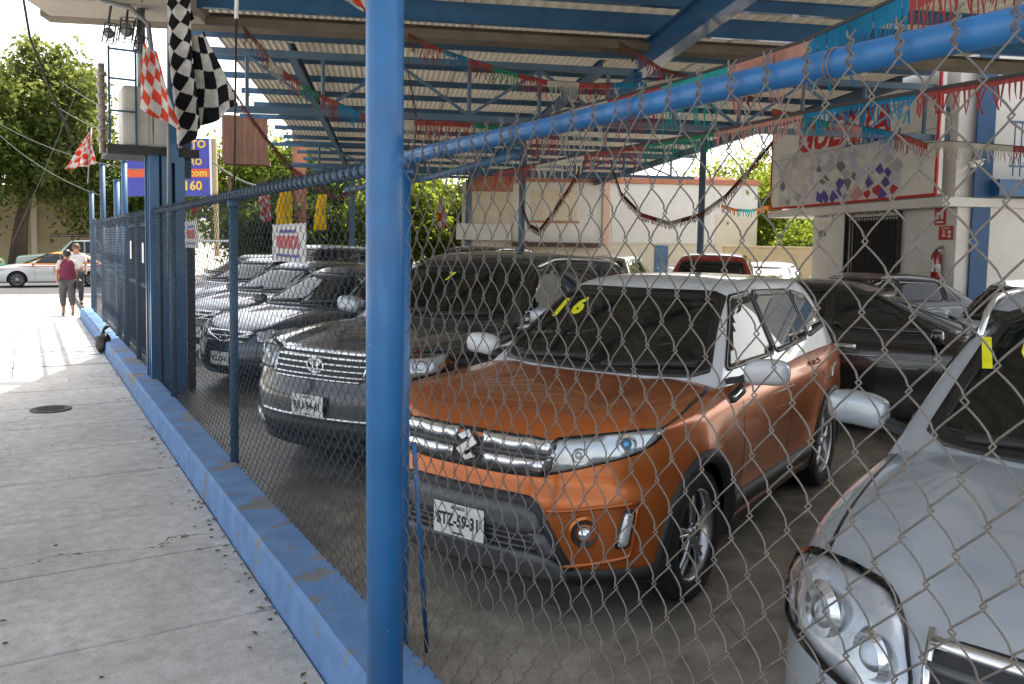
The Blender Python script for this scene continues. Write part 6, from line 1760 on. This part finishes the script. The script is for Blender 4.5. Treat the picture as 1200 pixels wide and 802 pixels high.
# ---------------------------------------------------------------- people
def person(label, loc, rz, h, skin, top, vest, legs, hair, female=False, walk=.12, sleeves=True):
    e = empty('person', loc, rz, label, 'person'); s = h / 1.70
    J = dict(pel=(0, 0, .94), sp=(0, .01, 1.12), ch=(0, .0, 1.30), nk=(0, .01, 1.46), hd=(0, -.01, 1.56), ht=(0, .0, 1.66),
             sl=(.17, 0, 1.38), el=(.235, .02, 1.13), wl=(.22, -.10, .93), hl=(.21, -.13, .85), sr=(-.17, 0, 1.38), er=(-.235, .03, 1.13), wr=(-.22, -.08, .92), hr=(-.21, -.11, .84),
             jl=(.09, 0, .88), kl=(.10, -walk * .6, .50), al=(.10, walk * .3 - .02, .09), tl=(.11, -.13 + walk * .3, .03), jr=(-.09, 0, .88), kr=(-.10, walk * .1 - .02, .48), ar=(-.10, walk * .9, .12), tr=(-.11, walk * .9 - .13, .03))
    rad = dict(pel=.13, sp=.125, ch=.14, nk=.055, hd=.085, ht=.075, sl=.065, el=.045, wl=.03, hl=.032, sr=.065, er=.045, wr=.03, hr=.032, jl=.095, kl=.062, al=.04, tl=.03, jr=.095, kr=.062, ar=.04, tr=.03)
    E_ = [('pel', 'sp'), ('sp', 'ch'), ('ch', 'nk'), ('nk', 'hd'), ('hd', 'ht'), ('ch', 'sl'), ('sl', 'el'), ('el', 'wl'), ('wl', 'hl'), ('ch', 'sr'), ('sr', 'er'), ('er', 'wr'), ('wr', 'hr'), ('pel', 'jl'), ('jl', 'kl'), ('kl', 'al'), ('al', 'tl'), ('pel', 'jr'), ('jr', 'kr'), ('kr', 'ar'), ('ar', 'tr')]
    def skin_obj(nm, keys, infl, m, par, tweak={}):
        ks = [k for k in J if k in keys]; ed = [(ks.index(a), ks.index(b)) for a, b in E_ if a in ks and b in ks]
        me = bpy.data.meshes.new(nm); me.from_pydata([tuple(c * s for c in tweak.get(k, J[k])) for k in ks], ed, []); me.materials.append(m)
        o = bpy.data.objects.new(nm, me); COL.objects.link(o)
        md = o.modifiers.new('s', 'SKIN'); 
        for i, k in enumerate(ks):
            r_ = (rad[k] + infl) * s; o.data.skin_vertices[0].data[i].radius = (r_ * (1.15 if k in ('ch', 'sp', 'pel') else 1), r_ * (.82 if k in ('ch', 'sp', 'pel') else 1))
            o.data.skin_vertices[0].data[i].use_root = (i == 0)
        md2 = o.modifiers.new('d', 'SUBSURF'); md2.levels = 2; md2.render_levels = 2
        dg = bpy.context.evaluated_depsgraph_get(); m2 = bpy.data.meshes.new_from_object(o.evaluated_get(dg)); bpy.data.objects.remove(o)
        m2.polygons.foreach_set('use_smooth', [True] * len(m2.polygons)); m2.materials.clear(); m2.materials.append(m)
        o = bpy.data.objects.new(nm, m2); COL.objects.link(o); o.parent = par; return o
    skin_obj('body', list(J), 0, skin, e)
    skin_obj('shirt', ['pel', 'sp', 'ch', 'sl', 'el', 'sr', 'er', 'nk'] if sleeves else ['pel', 'sp', 'ch'], .016, top, e, dict(nk=(0, .01, 1.42), el=(.225, .02, 1.18), er=(-.225, .03, 1.18)))
    if vest:
        q = MB(); prof = [(.185, .86), (.19, .95), (.175, 1.08), (.19, 1.24), (.20, 1.34), (.15, 1.43), (.07, 1.47)]
        q.lathe([(r_ * s, z_ * s) for r_, z_ in prof], n=20); q.V = [(x, y * .78, z) for x, y, z in q.V]; q.build('vest', vest, e, True)
    skin_obj('trousers', ['pel', 'jl', 'kl', 'al', 'jr', 'kr', 'ar'], .030 if female else .02, legs, e, dict(al=(.10, walk * .1, .24), ar=(-.10, walk * .6, .24)) if female else {})
    q = MB(); q.ell((0, .015 * s, 1.625 * s), (.098 * s, .112 * s, .105 * s), 16, 10)
    if female: q.ell((0, .10 * s, 1.64 * s), (.05 * s, .05 * s, .05 * s), 10, 8)
    q.build('hair', hair, e, True)
    q = MB()
    for sx in (-1, 1):
        q.ell((sx * .033 * s, -.085 * s, 1.60 * s), (.012 * s, .008 * s, .008 * s), 6, 4)
        q.ell((sx * .092 * s, .0, 1.585 * s), (.012 * s, .02 * s, .03 * s), 6, 4)
    q.ell((0, -.10 * s, 1.575 * s), (.012 * s, .02 * s, .022 * s), 6, 4); q.build('face', skin, e, True)
    q = MB()
    for k, t in (('al', 'tl'), ('ar', 'tr')): q.ell(tuple((J[k][i] * .5 + J[t][i] * .5) * s if i < 2 else .045 * s for i in range(3)), (.045 * s, .12 * s, .045 * s), 10, 6)
    q.build('shoes', M_IRON if not female else mat('sandal_tan', (.25, .14, .09), .7), e, True)
    return e
SKIN = mat('skin', (.38, .19, .12), .55, noise=.12, nscale=8)
person('woman in a maroon vest and grey trousers walking away on the sunny sidewalk', (.80, 21.2, 0), R(185), 1.50, SKIN, mat('pale_shirt', (.60, .52, .47), .9, noise=.1), mat('maroon_vest', (.16, .02, .05), .85, noise=.2), mat('grey_trousers', (.09, .085, .09), .9, noise=.25), mat('black_hair', (.01, .009, .009), .5, noise=.3), True, .16)
person('person in a light shirt standing by the fence beyond the woman', (1.15, 24.5, 0), R(5), 1.62, SKIN, mat('light_shirt', (.62, .60, .63), .9, noise=.1), None, mat('dark_trousers', (.03, .035, .05), .9, noise=.25), mat('brown_hair', (.10, .055, .03), .6, noise=.3), False, .05)
q = MB(); q.box((0, 0, 0), (.12, .26, .26), None, .04); q.tube([(0, .1, .12), (0, .08, .3), (0, -.02, .34), (0, -.1, .12)], .008, 6)
tag(q.build('handbag', M_IRON, None, False, (1.03, 21.1, .72)), 'dark handbag carried at the right side of the walking woman', 'bag')

# ---------------------------------------------------------------- trees
def tree(label, base, h, crown, nclump, nleaf, leaf, lm, seed, trunk_r=.25, lean=(0, 0), group='trees around the lot', name='leafy_tree', minz=None):
    rr = np.random.RandomState(seed); e = empty(name, base, 0, label, 'tree', group)
    cx, cy, cz, rx, ry, rz_ = crown
    q = MB(); top = Vector((cx * .6 + lean[0], cy * .6 + lean[1], cz - rz_ * .1))
    tp = [Vector((0, 0, -.1)), Vector((lean[0] * .3, lean[1] * .3, top.z * .35)), Vector((lean[0] * .8, lean[1] * .8, top.z * .65)), top]
    q.tube(tp, [trunk_r * 1.2, trunk_r * .8, trunk_r * .6, trunk_r * .25], 10)
    cl = []
    for i in range(nclump):
        while True:
            p = rr.uniform(-1, 1, 3)
            if .25 < np.linalg.norm(p) < 1: break
        p = p * rr.uniform(.75, 1.0); cl.append((cx + p[0] * rx, cy + p[1] * ry, cz + p[2] * rz_))
    for i in range(min(14, nclump)):
        a = tp[2].lerp(tp[3], rr.uniform(0, 1)) if i % 2 else tp[1].lerp(tp[2], rr.uniform(.4, 1)); b = Vector(cl[i])
        m_ = a.lerp(b, .5) + Vector((0, 0, .3)); q.tube([a, m_, b], [trunk_r * .35, trunk_r * .2, .02], 6, cap=False)
    q.build('trunk', M_BARK, e, True)
    C_ = np.array(cl); per = nleaf // nclump; sz = rr.uniform(.55, 1.25, nclump)
    pos = np.repeat(C_, per, 0) + rr.normal(0, 1, (nclump * per, 3)) * (np.array([rx, ry, rz_]) * (.17 if nclump < 100 else .105))[None] * np.repeat(sz, per)[:, None]
    n = len(pos); d = rr.normal(0, 1, (n, 3)); d /= np.linalg.norm(d, axis=1)[:, None]; t = np.cross(d, rr.normal(0, 1, (n, 3))); t /= np.linalg.norm(t, axis=1)[:, None]
    L_ = leaf * rr.uniform(.6, 1.3, n)[:, None]
    V = np.stack([pos - d * L_, pos + t * L_ * .42, pos + d * L_, pos - t * L_ * .42], 1).reshape(-1, 3)
    me = bpy.data.meshes.new('crown'); me.vertices.add(4 * n); me.vertices.foreach_set('co', V.ravel())
    me.loops.add(4 * n); me.loops.foreach_set('vertex_index', np.arange(4 * n)); me.polygons.add(n)
    me.polygons.foreach_set('loop_start', np.arange(0, 4 * n, 4)); me.polygons.foreach_set('loop_total', np.full(n, 4)); me.materials.append(lm); me.update()
    o = bpy.data.objects.new('crown', me); COL.objects.link(o); o.parent = e; return e
tree('big leafy tree across the street at the far left', (-.45, 52.8, 0), 13, (.9, 0, 8.1, 4.5, 3.6, 4.9), 150, 24000, .19, M_LEAFC, 1, .42, (.9, 0))
tree('lower drooping tree at the far left edge beyond the green car', (-4.2, 50, 0), 9, (0, 0, 6.4, 4.2, 3, 4.0), 50, 12000, .17, M_LEAFA, 2, .3)
tree('tree beyond the street right of the big one, behind the blue poles', (5.6, 54, 0), 9, (0, 0, 5.2, 4.0, 3, 3.6), 50, 12000, .17, M_LEAFA, 3, .3)
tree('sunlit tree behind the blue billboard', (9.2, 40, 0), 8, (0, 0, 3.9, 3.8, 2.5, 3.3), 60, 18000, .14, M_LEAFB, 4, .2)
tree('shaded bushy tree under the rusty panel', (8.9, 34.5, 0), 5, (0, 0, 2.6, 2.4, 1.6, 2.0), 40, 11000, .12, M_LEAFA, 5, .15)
tree('bright green tree seen through the fence left of the thick post', (14.0, 36.5, 0), 8, (0, 0, 3.4, 3.3, 2.2, 3.0), 50, 15000, .13, M_LEAFB, 6, .2)
tree('bright green bush just right of the thick post', (17.3, 35.5, 0), 7, (0, 0, 3.0, 2.9, 2.0, 2.6), 40, 12000, .12, M_LEAFB, 7, .18)
tree('round green tree beside the office past the cream building', (30.5, 27.5, 0), 7, (0, 0, 3.2, 4.6, 3.0, 3.3), 70, 20000, .13, M_LEAFB, 8, .2)
tree('darker tree right of the round green one behind the office', (34.5, 26.5, 0), 8, (0, 0, 3.4, 3.4, 3, 3.2), 50, 12000, .13, M_LEAFA, 9, .2)
tree('low bright bush in front of the dark tree by the office', (28.5, 22.5, 0), 4, (0, 0, 1.9, 2.0, 1.6, 1.2), 40, 9000, .11, M_LEAFB, 10, .1)

tree('wide olive green tree between the rusty panel and the terracotta pier', (11.6, 38.5, 0), 8, (0, 0, 3.6, 3.4, 2.2, 2.9), 60, 16000, .13, M_LEAFA, 16, .2)
tree('dense green hedge tree directly left of the thick post behind the cars', (14.9, 34.0, 0), 6, (0, 0, 2.9, 3.0, 1.8, 2.4), 60, 15000, .12, M_LEAFB, 17, .18)
# ---------------------------------------------------------------- far buildings
def house(name, label, p, rz, parts, cat='building'):
    e = empty(name, p, rz, label, cat)
    for nm, (x0, x1, y0, y1, z0, z1), m in parts:
        q = MB(); q.box(((x0 + x1) / 2, (y0 + y1) / 2, (z0 + z1) / 2), (x1 - x0, y1 - y0, z1 - z0), None, .01); q.build(nm, m, e)
    return e
p0 = (16.105, 31.208, 1.304)
house('cream_building', 'cream and white building with terracotta roof edge behind the lot', (p0[0], p0[1], 0), R(-31), [
    ('wall', (0, 12.8, .3, 6, 0, 3.3), M_CREAM), ('wall', (2.2, 12.8, .25, 6, 1.95, 4.55), M_STUC), ('roof_band', (2.15, 12.85, .15, 6, 4.55, 4.78), M_TERRA), ('wall', (0, 2.2, .25, 6, 3.3, 4.5), M_CREAM),
    ('gable', (.3, 2.2, .2, .3, 4.1, 4.8), M_TERRA), ('balcony_front', (-.2, 2.15, -.2, .25, 2.0, 2.7), M_STUC),
    ('ledge', (2.2, 6.0, -.3, .25, 1.75, 1.95), M_BARK), ('recess', (3.0, 5.0, .235, .26, 2.9, 4.2), M_CREAM), ('recess_sill', (2.9, 5.1, .17, .26, 2.80, 2.88), M_TERRA),
    ('painted_panel', (6.5, 11.0, .22, .26, 2.0, 3.6), M_STUC), ('pier', (6.1, 6.4, .1, .3, 1.9, 4.55), M_PEACH), ('wall', (11.0, 12.8, .2, .3, 0, 3.3), M_CREAM),
    ('roof_block', (6.6, 12.0, 1.5, 5, 4.7, 5.0), M_PEACH), ('door', (8.4, 9.0, .26, .32, 0, 1.9), M_BLUE), ('gate_post', (2.6, 2.9, .0, .3, 0, 2.0), M_TERRA)])
p1 = (23.017, 21.238, 1.559)
house('boundary_wall', 'low tan boundary wall at the back right of the lot', (p1[0], p1[1], 0), R(-35), [('wall', (-1, 9, 0, .2, 0, 1.85), M_TANW), ('coping', (-1, 9, -.03, .23, 1.85, 1.93), M_TANW)], 'wall')
p2 = (1.289, 55.283, 1.207)
house('tan_building', 'tan walled building behind the big tree on the far side of the street', (p2[0] - 14, p2[1] + 1, 0), 0, [('wall', (0, 19.6, 0, 5, 0, 4.6), M_TANW), ('coping', (-.1, 19.7, -.1, 5.1, 4.6, 4.8), M_TANW), ('pier', (13.0, 13.3, -.08, 0, 0, 4.6), M_CREAM), ('door', (16.4, 17.2, -.05, 0, 0, 2.3), M_BARK)])
p3 = (6.964, 34.602, 4.455); q = MB()
e = empty('rusty_shed', (p3[0], p3[1], 0), R(-18), 'tall rusty corrugated wall behind the trees beyond the canopy', 'building')
for k in range(17): q.box((k * .105, .02 * (k % 2), 5.9), (.105, .03, 1.95))
q.build('sheet_wall', M_RUST, e); q = MB(); q.box((.9, .4, 5.0), (1.8, .6, .2)); q.box((.2, .3, 2.2), (.12, .12, 4.4)); q.box((1.6, .3, 2.2), (.12, .12, 4.4)); q.build('frame', M_RUST, e)
p4 = (9.908, 34.015, 4.591); q = MB(); q.box((p4[0], p4[1], 3.1), (.46, .46, 6.3), None, .02); q.box((p4[0], p4[1], 6.3), (.54, .54, .12)); tag(q.build('brick_pier', M_TERRA), 'terracotta coloured pier rising beside the canopy edge', 'pier')
p5 = (5.222, 29.380, 5.020); q = MB(); q.box((p5[0], p5[1], 4.6), (.5, .4, 1.2), None, .05); tag(q.build('water_tank', M_TERRA), 'dark red tank box showing above the blue billboard', 'tank')

# ---------------------------------------------------------------- overhead cables
def cable(label, pts, r, m=None, name='cable', grp='overhead cables at the left'):
    q = MB(); q.tube(pts, r, 5, cap=False); tag(q.build(name, m or M_CABLE, None, True), label, 'cable', grp)
cable('thick brown cable hanging from the top left corner', [(0.007, 10.736, 4.600), (0.084, 10.642, 3.988), (0.168, 10.571, 3.735), (0.282, 10.713, 3.432), (0.409, 11.085, 3.184), (0.528, 11.461, 2.929)], .014)
M_LCAB = mat('pale_cable', (.09, .095, .075), .6, noise=.2)
cable('pale cable crossing the big tree from the left edge to the billboard', sagc((-0.998, 36.003, 6.110), (3.212, 28.634, 3.979), .3), .016, M_LCAB)
cable('second pale cable just under the first across the big tree', sagc((-1.004, 35.982, 5.795), (2.139, 29.212, 3.138), .3), .016, M_LCAB)
cable('pale cable rising from the tree to the cabinet deck', sagc((0.958, 27.840, 6.415), (1.120, 13.500, 3.647), .02), .008, M_LCAB)
cable('lower pale cable running to the cabinet deck', sagc((0.729, 27.928, 5.780), (1.135, 13.465, 3.320), .06), .008, M_LCAB)
cable('steep pale guy wire in front of the trunk', [(2.499, 45.860, 9.519), (0.783, 46.524, 4.866), (-0.584, 47.078, 1.479)], .02, M_LCAB)
cable('pale cable beyond the billboard towards the lot', sagc((5.213, 27.458, 4.292), (5.882, 24.650, 3.416), .1), .03, M_LCAB)
cable('white cable strung low behind the far cars', sagc((2.213, 15.041, 1.859), (2.875, 13.470, 1.789), .05), .02, M_SWHT)
